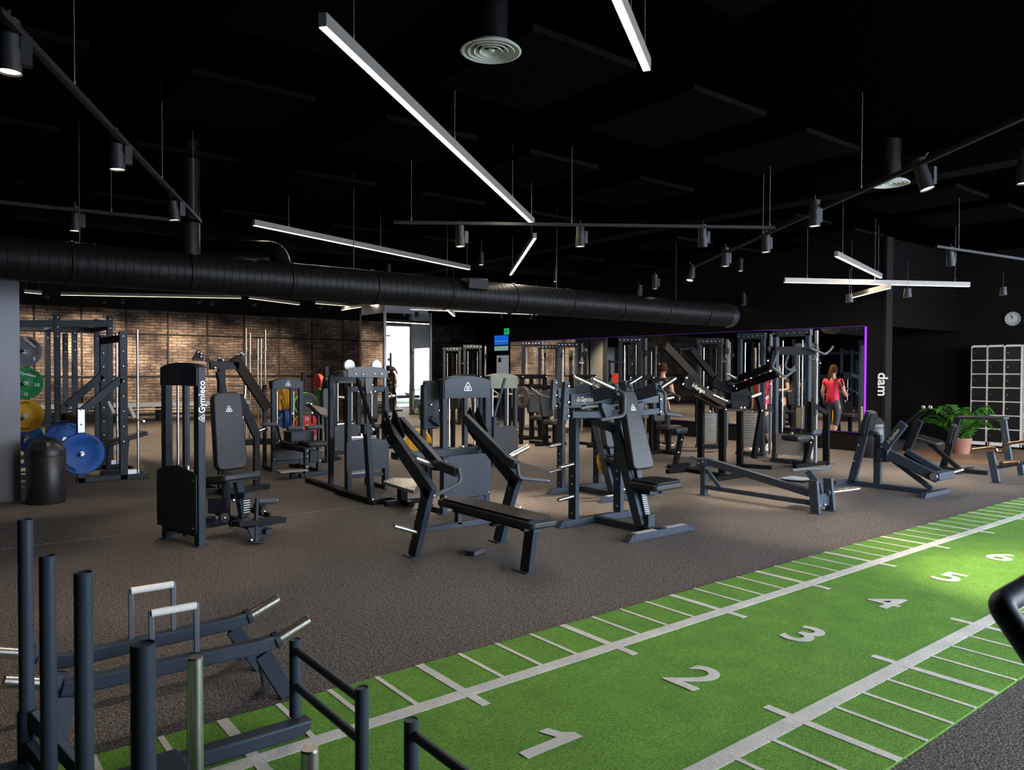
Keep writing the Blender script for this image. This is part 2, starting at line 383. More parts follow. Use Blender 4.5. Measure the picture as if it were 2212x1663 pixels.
for i in range(9):
    x0, x1 = xs[i]+.06, xs[i+1]-.06
    fr = MB().box((x0, -3.13, .12), (x0+.05, -3.07, 3.95)).box((x1-.05, -3.13, .12), (x1, -3.07, 3.95)).box((x0, -3.13, 3.2), (x1, -3.07, 3.25)).box((x0, -3.13, .12), (x1, -3.07, .17))
    w = struct(fr, 'window_%d' % (i+1), mat('window_frame_dark', (.04, .04, .045), .4))
    g = MB().box((x0+.05, -3.11, .17), (x1-.05, -3.10, 3.2)).box((x0+.05, -3.11, 3.25), (x1-.05, -3.10, 3.95)).build('pane', glass, w)
    pl = bpy.data.lights.new('window_portal', 'AREA'); pl.shape = 'RECTANGLE'; pl.size = x1-x0; pl.size_y = 3.8; pl.cycles.is_portal = True
    po = bpy.data.objects.new('window_portal', pl); C.objects.link(po); po.location = ((x0+x1)/2, -3.0, 2.04)
    po.rotation_euler = (PI/2, 0, 0)
# outside
struct(MB().box((-25, -40, -.15), (50, -3.2, -.05)), 'outside_ground', mat('pale_asphalt', (.42, .45, .50), .8))
# parked car seen through the windows by way of the column mirror
carb = thing('parked_car', 'white parked car outside the windows, seen in the tall column mirror', 'car', (21.2, -7.5, -.05))
side = [(-2.15, .35), (-2.2, .75), (-1.5, .95), (-.75, 1.42), (.9, 1.46), (1.7, 1.0), (2.1, .92), (2.2, .4), (1.85, .22), (-1.9, .22)]
MB().prism(side, (21.2, -7.5, -.05), (1, 0, 0), (0, 0, 1), 1.75).build('car_body', mat('car_white', (.6, .63, .68), .3, coat=.6), carb, bevel=.09, seg=3)
MB().prism([(-1.30, .98), (-.72, 1.36), (-.05, 1.39), (-.05, .98)], (21.2, -7.5, -.05), (1, 0, 0), (0, 0, 1), 1.77).prism([(.03, .98), (.03, 1.39), (.85, 1.39), (1.40, .98)], (21.2, -7.5, -.05), (1, 0, 0), (0, 0, 1), 1.77).each('side_window', mat('car_glass', (.02, .025, .03), .1), carb)
for wx in (-1.35, 1.4):
    for wy in (-.80, .80):
        wl = MB().lathe([(.001, -.1), (.24, -.1), (.33, -.08), (.33, .08), (.24, .1), (.001, .1)], (21.2+wx, -7.5+wy, .27), (0, 1, 0), 28).build('wheel', RUBBER, carb)
        MB().lathe([(.001, -.105), (.20, -.105), (.20, .105), (.001, .105)], (21.2+wx, -7.5+wy, .27), (0, 1, 0), 20).build('wheel_rim', STEEL, wl)
# ================================================================ turf lane
TX0, TY0, TY1 = -2.4, 1.352, 3.335
turf = thing('turf_lane', 'green artificial turf lane with white lines and large numerals on the floor', 'turf', (7, 2.34, 0))
MB().box((TX0, TY0, 0), (22, TY1, .0105)).build('turf_mat', GREEN, turf)
lines = MB(); zt = .0125; e = .002
def ln(x0, y0, x1, y1, j=0): lines.box((x0, y0, .010), (x1, y1, zt+j*.0003))
ln(TX0, 2.905-.04, 22, 2.905+.04); ln(TX0, 1.79-.04, 22, 1.79+.04)
for i in range(-3*4, 20*4+1):
    xx = 1.02+i*.25; w = .024 if i % 4 == 0 else .0125
    ln(xx-w, 2.905, xx+w, TY1, 1); ln(xx-w, TY0, xx+w, 1.79, 1)
    if i % 4 == 0: ln(xx-w, 2.905-.16, xx+w, 2.905, 1); ln(xx-w, 1.79, xx+w, 1.79+.16, 1)
lines.build('line_marking', TWHITE, turf, smooth=False)
MB().prism([(-.015, -.14), (.045, -.14), (.045, .155), (-.005, .155), (-.03, .115), (-.10, .085), (-.10, .035), (-.015, .065)], (2.005, 2.30, .0135), (0, -1, 0), (1, 0, 0), .001).build('numeral', TWHITE, turf, smooth=False)
for n in range(2, 10):
    text(str(n), .415, TWHITE, turf, (1.02+n-.005, 2.35, .0135), (0, -1, 0), (1, 0, 0), 'numeral', bold=.0065, ext=.001)
# ================================================================ ceiling: duct, panels, lights
db = MB(); yc, zc, R = 8.9, 2.63, .22
prof = []
db2 = MB()
xa = -6.0; xb = 12.45
n = 40
db.tube((xa, yc, zc), (xb, yc, zc), R, n=40)
duct = thing('air_duct', 'large round black spiral air duct running across below the ceiling', 'air duct', (3, yc, zc-R))
db.build('pipe', DUCT, duct)
rb = MB(); xx = xa+.3
while xx < xb-.2:
    rb.lathe([(R, 0), (R+.012, .01), (R+.012, .035), (R, .045)], (xx, yc, zc), (1, 0, 0), 40); xx += 1.15
for q in range(0): pass
rb.each('seam_band', DUCT, duct)
sb = MB(); xx = xa+.2
while xx < xb-.1:
    sb.lathe([(R-.002, 0), (R+.0035, .004), (R-.002, .008)], (xx, yc, zc), (1, 0, 0), 32); xx += .085
sb.build('spiral_rib', DUCT, duct)
MB().lathe([(.001, .0), (R*.6, .0), (R+.004, -.04), (R+.006, -.1), (R+.006, -.22)], (xb+.02, yc, zc), (1, 0, 0), 40).build('end_cap', mat('galvanised_cap', (.10, .10, .12), .25, .9), duct)
bx = P(408, 560, y=8.9).x
MB().tube((bx, 8.9, zc+.1), (bx, 8.9, ceilz), .11, n=24).build('branch_pipe', DUCT, duct)
bx = P(610, 560, y=8.9).x
MB().path([(bx, yc, zc+.1), (bx, yc+.2, zc+.38), (bx-.3, yc+.9, zc+.46), (bx-.6, yc+1.6, zc+.46)], .12, n=20, bend=.3, k=6).build('branch_pipe', DUCT, duct)
MB().box((6.0, yc-.3, zc+.05), (6.35, yc-.1, zc+.22)).build('damper_box', DUCT, duct, bevel=.02)
for bx, tz in ((1.3, 0), (4.4, 0), (7.9, 0), (10.8, 0)):
    MB().tube((bx, yc, zc+R-.01), (bx, yc, ceilz), .006, n=6).build('hanger_rod', PIPE, duct)
# black purlins and beams
for i, (a, b, w) in enumerate((((-7.5, 13.6), (18, 13.6), .26), ((9.3, -2.9), (9.3, 25.6), .3), ((-1.2, -2.9), (-1.2, 25.6), .3))):
    struct(MB().bar((*a, ceilz-.14-.01*i), (*b, ceilz-.14-.01*i), w, .28), 'beam_%d' % (i+2), mat('beam_black', (.0018, .0018, .0018), .9, spec=.05))
panels = []
for j, yy in enumerate((1.75, 4.03, 6.3, 8.68, 11.5, 14.2)):
    for i in range(8):
        x0 = (-.2, -.1, 0, .1, .1, 0)[j]+i*1.75-.05
        if abs(x0+.5-9.3) < .7 or abs(x0+.5+1.2) < .7 or False: continue
        if j in (0,) and i in (3, 4, 5): continue
        panels.append((x0, yy))
lab = 'charcoal acoustic panel hung flat under the black ceiling'
p0 = None
for x0, yy in panels:
    if p0 is None:
        p0 = single(MB().box((x0, yy, 3.9), (x0+1.05, yy+1.3, 3.95)), 'ceiling_panel', PANEL, lab, 'ceiling panel', loc=(x0, yy, 3.9), group='acoustic panels under the ceiling', bevel=.004)
    else:
        c = p0.copy(); C.objects.link(c); c.location = (x0, yy, 3.9)
# air diffusers
def diffuser(px, py, z, label):
    c = P(px, py, z=z)
    t = thing('air_diffuser', label, 'air vent', c, 'round ceiling air diffusers')
    m = mat('cream_diffuser', (.85, .85, .76), .45)
    MB().lathe([(.10, .05), (.17, .03), (.20, .008), (.205, 0), (.19, -.004), (.175, .012), (.12, .03)], c, n=48).build('outer_ring', m, t)
    for r in (.155, .115, .078): MB().lathe([(r-.03, .035), (r-.012, .004), (r, -.004), (r+.003, 0), (r-.008, .014), (r-.022, .04)], c, n=40).build('cone_ring', m, t)
    MB().lathe([(.001, -.006), (.02, -.004), (.028, .01), (.001, .02)], c, n=24).build('hub', m, t)
    MB().tube(c+V((0, 0, .03)), (c.x, c.y, ceilz), .11, n=28).build('neck', DUCT, t)
diffuser(1055, 112, 3.68, 'cream round ceiling air diffuser beside the longest light bar')
diffuser(1918, 391, 3.62, 'cream round ceiling air diffuser above the angled spotlight track')
# linear lights
LEDW = mat('warm_white_diffuser', (.9, .85, .78), .5, emit=(1.0, .88, .76), es=1.1)
LEDY = mat('warm_diffuser', (.9, .8, .6), .5, emit=(1.0, .82, .48), es=1.1)
ALU = mat('anodised_profile', (.28, .255, .23), .5, .2)
CABLE = mat('steel_cable', (.22, .22, .22), .5)
def linear(a, b, z, label, w=.05, h=.075, zb=None, cab=(.1, .9), led=None, reach=None, lamp=4):
    p = P(*a, z=z); q = P(*b, z=zb or z)
    if reach: q = p+(q-p)*reach
    t = thing('light_bar', label, 'light bar', (p+q)/2)
    d = (q-p).normalized()
    MB().bar(p+V((0, 0, h/2)), q+V((0, 0, h/2)), w, h).build('housing', ALU, t, bevel=.002)
    MB().bar(p+d*.006+V((0, 0, -.002)), q-d*.006+V((0, 0, -.002)), w*.86, .006).build('diffuser', led or LEDW, t)
    if lamp:
        l = bpy.data.lights.new('bar_glow', 'AREA'); l.shape = 'RECTANGLE'; l.size = (q-p).length*.97; l.size_y = w*.8; l.energy = lamp*(q-p).length; l.color = (1., .84, .66)
        lo = bpy.data.objects.new('bar_glow', l); C.objects.link(lo); lo.parent = t; lo.location = V((0, 0, -.008))+((p+q)/2-origin(t))
        lo.rotation_euler = (0, 0, math.atan2(d.y, d.x))
    for f in cab:
        c = p+(q-p)*f
        MB().tube(c+V((0, 0, h)), (c.x, c.y, ceilz-.01), .0022, n=6).tube(c+V((0, 0, h)), c+V((0, 0, h+.05)), .005, n=6).build('cable', CABLE, t)
linear((690, 60), (1148, 484), 3.4, 'longest glowing light bar, running diagonally down to the spotlight track', cab=(.07, .42, .8, .985))
linear((1300, -60), (1392, 150), 3.4, 'light bar cut off by the top edge of the picture', cab=(.55, .93))
linear((545, 491), (1012, 583), 3.4, 'light bar hanging level above the round black duct', cab=(.12, .5, .86, .985))
linear((1153, 514), (1101, 594), 3.4, 'short light bar seen end-on below the tip of the longest one', cab=(.1, .9))
linear((1804, 548), (1901, 594), 3.2, 'upper short light bar crossing above a long level bar', cab=(.12, .93))
linear((1692, 605), (2092, 611), 3.0, 'long level light bar beside the clock wall', cab=(.12, .48, .92))
linear((1920, 616), (1832, 639), 2.86, 'short warm light bar hanging under the long level bar', cab=(.93,))
linear((158, 622), (328, 629), 3.4, 'shorter upper light bar over the barbell rack', led=LEDY)
linear((130, 645), (520, 649), 3.4, 'long thin light bar in front of the brick wall', led=LEDY)
linear((537, 649), (645, 662), 3.4, 'slanting light bar in front of the brick wall, right of the long thin one', led=LEDY)
linear((680, 659), (820, 669), 3.4, 'light bar crossed by a slanting one near the mirrored column', led=LEDY)
linear((737, 673), (816, 659), 3.3, 'slanting light bar crossing another near the mirrored column')
linear((885, 670), (1186, 680), 2.98, 'long light bar just below the duct in front of the mirror wall')
linear((962, 668), (980, 684), 2.82, 'very short light bar crossing the long one below the duct')
linear((51, 640), (88, 643), 3.4, 'light bar half hidden by the charcoal wall block')
# tracks
def track(a, b, z, label, cab=(.04, .5, .96)):
    p = P(*a, z=z); q = P(*b, z=z)
    t = thing('spotlight_track', label, 'light track', (p+q)/2)
    MB().bar(p, q, .035, .032).build('rail', mat('track_black', (.018, .018, .019), .5, spec=.25), t)
    for f in cab:
        c = p+(q-p)*f; MB().tube(c, (c.x, c.y, ceilz-.01), .0025, n=6).tube(c, c+V((0, 0, .05)), .006, n=6).build('cable', CABLE, t)
track((848, 482), (1672, 487), 3.2, 'straight black spotlight track crossing the middle of the ceiling', (.045, .46, .985))
track((-10, 30), (430, 484), 3.2, 'black spotlight track running diagonally toward the duct', (.2, .64, .92))
track((-30, 443), (430, 486), 3.2, 'black spotlight track hanging just before the duct', (.55,))
track((2240, 228), (1500, 572), 3.2, 'long black spotlight track angled above the clock', (.3, .62))
track((2020, 525), (2240, 556), 3.2, 'short black spotlight track above the lockers', (.2,))
LENS = mat('lit_lens', (1, .85, .65), .4, emit=(1., .80, .55), es=2.2)
SPOTB = mat('spot_black', (.020, .020, .022), .45, spec=.3)
PWR = 1.7
def spot(px, py, z=3.0, tilt=(0, 0), label='', power=0, ang=50, box=1, r=.052, L=.26, blend=.7):
    c = P(px, py, z=z)
    t = thing('track_spotlight', label, 'spotlight', c, 'track spotlights')
    d = V((tilt[0], tilt[1], -1)).normalized(); top = c-d*L
    MB().lathe([(r, .012), (r+.002, .0), (r+.002, L*.45), (r*.93, L*.46), (r*.93, L), (.001, L)], c, -d, 24).build('lamp_body', SPOTB, t)
    MB().lathe([(.001, .010), (r*.95, .010), (r*.95, .014), (.001, .014)], c, -d, 20).build('lens', LENS, t)
    g = MB().tube(top+d*.05, (c.x, c.y, max(top.z+.05, 3.19)), .008 if z == 3.0 else .003, n=8)
    if box: g.box((c.x+.045, c.y-.03, c.z+.05), (c.x+.095, c.y+.03, 3.19))
    g.build('bracket', SPOTB, t)
    if power:
        l = bpy.data.lights.new('spot_beam', 'SPOT'); l.energy = power*PWR; l.color = (1., .80, .58); l.spot_size = math.radians(ang); l.spot_blend = blend; l.shadow_soft_size = .04
        lo = bpy.data.objects.new('spot_beam', l); C.objects.link(lo); lo.parent = t
        lo.location = d*.02; lo.rotation_euler = d.to_track_quat('-Z', 'Y').to_euler()
SP = [  # px, py, z, tilt, power, angle, label
 (15, 166, 3.0, (0, 0), 24, 50, 'large glowing spotlight cut off at the left edge of the picture'),
 (250, 374, 3.0, (.05, 0), 24, 50, 'spotlight halfway down the left diagonal track'),
 (374, 482, 3.0, (.1, 0), 24, 50, 'spotlight at the lower end of the left diagonal track'),
 (159, 507, 3.0, (0, 0), 24, 50, 'spotlight hanging alone in front of the duct at the left'),
 (992, 534, 3.0, (0, -.05), 120, 40, 'leftmost spotlight of the straight middle track'),
 (1251, 532, 3.0, (0, 0), 120, 40, 'middle spotlight of the straight middle track'),
 (1516, 530, 3.0, (.2, .1), 60, 50, 'tilted spotlight near the tip of the straight middle track'),
 (1652, 541, 3.0, (0, 0), 120, 40, 'spotlight hanging just past the tip of the straight middle track'),
 (1565, 572, 3.0, (0, 0), 0, 50, 'small spotlight between the middle track tip and the duct end'),
 (1488, 603, 3.0, (-.3, 0), 60, 50, 'small silver spotlight tilted above the duct'),
 (1413, 622, 3.0, (0, 0), 0, 50, 'tiny spotlight above the duct, second left of the silver one'),
 (1377, 641, 3.0, (-.2, 0), 0, 50, 'tiny spotlight closest to the top of the duct'),
 (1757, 484, 3.0, (0, 0), 60, 50, 'spotlight with a grey driver box on the angled right track'),
 (2000, 402, 3.0, (.05, -.28), 110, 40, 'big tilted spotlight below the right air diffuser'),
 (2052, 567, 3.0, (.2, 0), 50, 50, 'spotlight under the short track above the lockers'),
 (1833, 647, 2.66, (0, 0), 50, 50, 'spotlight directly under the short warm light bar'),
 (1959, 635, 2.66, (0, 0), 50, 50, 'small spotlight on the dark wall under the long level bar'),
 (2165, 629, 2.8, (0, 0), 50, 50, 'spotlight directly above the wall clock'),
 (2210, 388, 3.0, (0, 0), 60, 50, 'spotlight cut off by the right edge of the picture'),
 (1605, 655, 3.0, (0, 0), 0, 50, 'spotlight hanging by the end cap of the duct'),
 (900, 686, 2.98, (0, 0), 30, 60, 'small spotlight below the duct beside the mirrored column'),
 (1082, 689, 2.98, (.2, 0), 30, 60, 'small spotlight cluster lamp below the middle of the duct'),
 (1146, 689, 2.98, (0, 0), 30, 60, 'small round spotlight below the long low light bar'),
]
for px, py, z, tl, pw, an, lb in SP: spot(px, py, z, tl, lb, pw, an, box=(z == 3.0), L=.26 if z == 3.0 else .13)
# wall washing lamps for the brick wall
for i, (px, py, lb) in enumerate(((222, 660, 'wall spotlight aimed at the bricks behind the rack'), (262, 660, 'second wall spotlight aimed at the bricks, beside the rack post'), (428, 658, 'wall spotlight aimed at the bricks above the tower machine'), (455, 662, 'low wall spotlight nearest the bare bricks'), (690, 668, 'wall spotlight aimed at the bricks left of the mirrored column'), (548, 664, 'wall spotlight aimed at the bricks above the plate tree'), (100, 650, 'wall spotlight aimed at the bricks beside the wall block'))):
    spot(px, py, 3.35, (0, 2.6), lb, 230, 42, box=0, L=.16)
for i, (x_, y_) in enumerate(((1.0, 15.0), (4.5, 16.5), (8.0, 14.5), (11.5, 13.0), (11.8, 17.0), (6.5, 21.0), (2.2, 20.5), (8.6, 11.9), (13.2, 9.2))):
    # added fill lamps, out of view above the duct, to brighten the rear floor
    t = thing('track_spotlight', ('added fill lamp above the power rack', 'added fill lamp above the plate stand', 'added fill lamp over the aisle before the mirrored column', 'added fill lamp above the cable station row', 'added fill lamp over the passage', 'added fill lamp near the brick wall centre', 'added fill lamp near the brick wall end', 'added fill lamp over the aisle behind the duct', 'added fill lamp above the woman in red')[i], 'spotlight', (x_, y_, 3.6), 'track spotlights')
    MB().lathe([(.001, .012), (.05, .012), (.052, .0), (.052, .25), (.001, .25)], (x_, y_, 3.6), n=20).tube((x_, y_, 3.84), (x_, y_, 4.1), .01, n=8).build('lamp_body', SPOTB, t)
    MB().lathe([(.001, .008), (.048, .008), (.048, .011), (.001, .011)], (x_, y_, 3.6), n=20).build('lens', LENS, t)
    l = bpy.data.lights.new('spot_beam', 'SPOT'); l.energy = 190*PWR; l.color = (1., .76, .50); l.spot_size = math.radians(95); l.spot_blend = .8; l.shadow_soft_size = .05
    lo = bpy.data.objects.new('spot_beam', l); C.objects.link(lo); lo.parent = t; lo.location = (0, 0, -.03)
# ================================================================ crops of the photo used for reading joints
cA = crop(0, 640, 420, 1486); cB = crop(320, 740, 420, 1486); cC = crop(640, 740, 460, 1961); cD = crop(820, 850, 460, 1866)
cE = crop(1160, 780, 400, 1584); cG = crop(1420, 700, 480, 1856); cH = crop(1780, 700, 432, 1671); cI = crop(0, 1100, 700, 2068); cK = crop(500, 740, 360, 2138)
X_, Y_, Z_ = V((1, 0, 0)), V((0, 1, 0)), V((0, 0, 1))
def arch(w, h, rise, n=10, cut=.0):
    """outline w wide, h tall to its shoulders, arched top"""
    pts = [(-w/2, 0), (w/2, 0), (w/2, h)]
    for i in range(1, n): t = i/n; pts.append((w/2-w*t, h+rise*math.sin(PI*t)**.8))
    pts.append((-w/2, h)); return pts
def rrect(w, h, r, n=5):
    pts = []
    for cx, cy, a0 in ((w/2-r, -h/2+r, -PI/2), (w/2-r, h/2-r, 0), (-w/2+r, h/2-r, PI/2), (-w/2+r, -h/2+r, PI)):
        for i in range(n+1): a = a0+i*PI/2/n; pts.append((cx+r*math.cos(a), cy+r*math.sin(a)))
    return pts
def foot_cap(mb, c, d, w=.07, h=.07):
    c = V(c); d = V(d); a = V((-d.y, d.x, 0))*w/2
    return mb.add([c-a+Z_*.0, c+a, c+a+d*.09, c-a+d*.09, c-a+Z_*h, c+a+Z_*h, c+a+d*.02+Z_*h, c-a+d*.02+Z_*h], [(3, 2, 1, 0), (4, 5, 6, 7), (0, 1, 5, 4), (1, 2, 6, 5), (2, 3, 7, 6), (3, 0, 4, 7)])
def peg(root, p, q, r=.024, name='weight_peg', collar=True, m=None):
    p = V(p); q = V(q); d = (q-p).normalized()
    L = (q-p).length
    o = MB().lathe([(.001, 0), (r, 0), (r, L-.004), (r-.004, L), (r*.5, L), (r*.5, L-.006), (.001, L-.006)], p, d, 20).build(name, m or CHROME, root)
    if collar: MB().tube(p-d*.005, p+d*.018, r+.014, n=20).build('collar', FRAME, o)
    return o
def pad(root, c, u, v, w, h, t, name='seat_pad', m=VINYL, taper=1., board=True, r=.05):
    """upholstered cushion centred at c, u across, v along, face along u x v"""
    u = V(u).normalized(); v = V(v).normalized(); n = u.cross(v)
    out = [(a*(1+(taper-1)*(.5+b/h)), b) for a, b in rrect(w, h, r)]
    o = MB().prism(out, V(c), u, v, t).build(name, m, root, bevel=min(.016, t*.3), seg=3)
    if board: MB().prism([(a*.86, b*.92) for a, b in out], V(c)-n*(t/2+.009), u, v, .018).build('backing_board', FRAMEB, o)
    return o
def brand(root, o, u, v, size, m=WHITE):
    o = V(o); u = V(u).normalized(); v = V(v).normalized()
    t = text('Gymleco', size, m, root, o+u*size*.42, u, v, 'brand_lettering', bold=.012*size*1.6, sx=.9)
    emblem(root, o-u*size*1.75, u, v, size*.46, m)
    return t
def guides(root, o, e1, w, h, z0=.2, zs=.52, n=12, depth=.10, cable=True, sw=None, stackm=None):
    """two chrome rods, a weight stack with slabs and a cable; o is the floor point under the middle, e1 across"""
    o = V(o); e1 = V(e1).normalized(); e2 = Z_.cross(e1)
    sw = sw or w*.78
    for s in (-1, 1): MB().tube(o+e1*s*w*.30+Z_*.1, o+e1*s*w*.30+Z_*(h-.1), .011, n=12).build('guide_rod', CHROME, root)
    if cable: MB().tube(o+Z_*zs, o+Z_*(h-.08), .004, n=6).tube(o+e1*.03+Z_*zs, o+e1*.03+Z_*(h-.08), .004, n=6).build('cable', RUBBER, root)
    dz = (zs-z0)/n; mb = MB()
    for i in range(n):
        z = z0+i*dz; c = o+Z_*(z+dz*.46)
        mb.prism(rrect(sw, depth, .008, 2), c, e1, e2, dz*.86)
    mb.build('weight_stack', stackm or STACK, root)
    g = MB().tube(o+Z_*zs, o+Z_*(zs+.06), .03, n=14); g.prism(rrect(sw, depth*.8, .008, 2), o+Z_*(zs+.012), e1, e2, .02)
    g.build('top_plate', CHROME, root)
    MB().tube(o-e1*w*.30+Z_*zs, o-e1*w*.30+Z_*(zs+.06), .018, n=12).tube(o+e1*w*.30+Z_*zs, o+e1*w*.30+Z_*(zs+.06), .018, n=12).build('buffer', RUBBER, root)
def tower(root, o, e1, w, h, depth=.16, sh=.62, plate=True, shroud=SHROUD, top=SHROUD, emb=WHITE, toph=.17, zs=.60, back=True, logo=.045, base=.3, fm=None):
    fm = fm or FRAME
    """weight tower: o = floor point at the left front foot, e1 across the front; its face looks along -(z x e1)... the front"""
    o = V(o); e1 = V(e1).normalized(); e2 = Z_.cross(e1)   # e2 points away from the viewer of the front
    a = .065
    for k, s in enumerate((0, 1)):
        c = o+e1*(s*(w-a)+a/2)+e2*a/2
        MB().bar(c, c+Z_*h, a, a, ref=e2).build('upright', fm, root, bevel=.006)
    m = o+e1*w/2
    MB().bar(m-e1*(w/2-a)+e2*a/2+Z_*.12, m+e1*(w/2-a)+e2*a/2+Z_*.12, .05, .06).bar(m-e1*(w/2-a)+e2*a/2+Z_*(h-.09), m+e1*(w/2-a)+e2*a/2+Z_*(h-.09), .05, .06).build('cross_member', fm, root, bevel=.004)
    if plate:
        MB().prism(arch(w-.03, toph, .05), m-e2*.004+Z_*(h-toph-.01), e1, Z_, .012).prism(arch(w-.03, toph, .05), m+e2*depth+Z_*(h-toph-.01), e1, Z_, .012).build('top_cover', top, root, bevel=.002)
        # curved cap over the cover
        cap = MB(); A = arch(w-.03, toph, .05)[2:]
        vs = []
        for u, vv in A: vs += [m+e1*u+Z_*(h-toph-.01+vv+.004)-e2*.01, m+e1*u+Z_*(h-toph-.01+vv+.004)+e2*(depth+.006)]
        cap.add(vs, [(2*i, 2*i+1, 2*i+3, 2*i+2) for i in range(len(A)-1)]); o_ = cap.build('cap_sheet', top, root)
        sm_ = o_.modifiers.new('t', 'SOLIDIFY'); sm_.thickness = .004
        if emb: emblem(root, m-e2*.011+Z_*(h-toph*.45), e1, Z_, logo, emb)
    MB().prism(arch(w-.005, sh-.16-.05, .045), m-e2*.012+Z_*.16, e1, Z_, .010).build('front_shroud', shroud, root, bevel=.002)
    bolts(root, [m+e1*s*(w/2-.03)-e2*.018+Z_*z for s in (-1, 1) for z in (.19, sh-.08)], -e2, .009)
    guides(root, m+e2*.10, e1, w-.06, h-.06, .16, zs)
    if back:
        MB().bar(o+e1*a/2+e2*a/2+Z_*.03, o+e1*a/2+e2*(base+.05)+Z_*.03, .06, .06).bar(o+e1*(w-a/2)+e2*a/2+Z_*.03, o+e1*(w-a/2)+e2*(base+.05)+Z_*.03, .06, .06).build('base_rail', fm, root, bevel=.004)
        for s in (0, 1):
            c = o+e1*(s*(w-a)+a/2)+e2*base; MB().bar(c, c+Z_*(h-.06), .05, .05, ref=e2).build('upright', fm, root, bevel=.004)
    for s in (0, 1):
        c = o+e1*(s*(w-a)+a/2)+e2*a/2; MB().prism(rrect(.13, .10, .01), c+Z_*.004, e1, e2, .008).build('foot_plate', fm, root)
def roller(root, p, q, r=.045, name='foam_roller', m=None):
    p = V(p); q = V(q); d = (q-p).normalized(); L = (q-p).length
    o = MB().lathe([(.001, 0), (r*.75, 0), (r, .012), (r, L-.012), (r*.75, L), (.001, L)], p, d, 22).build(name, m or GRIP, root)
    MB().lathe([(.001, L), (r*.62, L), (r*.55, L+.008), (.001, L+.009)], p, d, 16).build('end_cap', CHROME, o)
    return o
# ================================================================ foreground: two push sleds
def post(root, x, y, z0, z1, r=.0255, m=FRAME, name='push_pole', hole=False):
    o = MB().hollow((x, y, z0), (x, y, z1), r, .004, 28, .003).build(name, m, root)
    return o
# --- sled on the turf (low handle frame towards the numeral 1)
sl = thing('push_sled', 'dark blue push sled with ladder-like end frame and two tall poles beside it', 'push sled', (.8, 2.73, .013), 'push sleds')
zz = .0135
def runner(root, x0, x1, y, w=.075):
    out = [(x0, 0), (x1-.03, 0), (x1+.02, .02), (x1+.03, .06), (x0-.03, .06), (x0-.03, .02)]
    MB().prism(out, (0, y, zz), (1, 0, 0), (0, 0, 1), w).build('runner', FRAME, root, bevel=.008)
runner(sl, .30, 1.25, 3.0); runner(sl, .30, 1.25, 2.44)
fr = MB().bar((.36, 2.44, .08), (.36, 3.0, .08), .06, .05).bar((.70, 2.44, .08), (.70, 3.0, .08), .10, .05)
fr.each('cross_member', FRAME, sl, bevel=.005)
for xx, yy in ((.369, 2.50), (.33, 2.955)): post(sl, xx, yy, .09, (.945, .91)[yy > 2.6])
MB().lathe([(.001, 0), (.0255, 0), (.0255, .49), (.022, .495), (.001, .495)], (.70, 2.57, .10), n=28).build('weight_peg', CHROME, sl)
for yy in (2.413, 3.02): post(sl, 1.225, yy, .085, .41, .0245)
MB().tube((1.225, 2.413, .365), (1.225, 3.02, .365), .0165, n=16).tube((1.225, 2.413, .215), (1.225, 3.02, .215), .0165, n=16).each('crossbar', FRAME, sl)
# --- second sled nearer the lens
s2 = thing('push_sled', 'push sled nearest the lens, its short end post and rails cut off below', 'push sled', (.8, 1.83, .013), 'push sleds')
runner(s2, .30, 1.25, 2.12); runner(s2, .30, 1.25, 1.50)
MB().bar((.36, 1.5, .08), (.36, 2.12, .08), .06, .05).bar((.76, 1.5, .08), (.76, 2.12, .08), .10, .05).each('cross_member', FRAME, s2, bevel=.005)
post(s2, .374, 1.77, .09, .945)
MB().lathe([(.001, 0), (.0255, 0), (.0255, .41), (.022, .415), (.001, .415)], (.82, 1.92, .10), n=28).build('weight_peg', CHROME, s2)
for yy in (2.137, 1.50): post(s2, 1.265, yy, .085, .385, .0245)
MB().tube((1.265, 1.50, .34), (1.265, 2.137, .34), .0165, n=16).tube((1.265, 1.50, .19), (1.265, 2.137, .19), .0165, n=16).each('crossbar', FRAME, s2)
# --- third pole with slanted braces
s3 = thing('sled_pole_stand', 'tall dark pole with a collar and slanted braces at the lower left', 'pole stand', (.30, 3.31, 0))
post(s3, .30, 3.31, .02, .98)
MB().lathe([(.026, 0), (.032, .0), (.032, .26), (.026, .26)], (.30, 3.31, .0), n=26).build('sleeve', FRAME, s3)
MB().bar((.31, 3.29, .25), (.47, 3.10, .03), .035, .05).bar((.30, 3.28, .14), (.38, 3.12, .03), .035, .05).bar((.02, 3.31, .045), (.3, 3.31, .045), .06, .06).build('brace', FRAME, s3, bevel=.003)
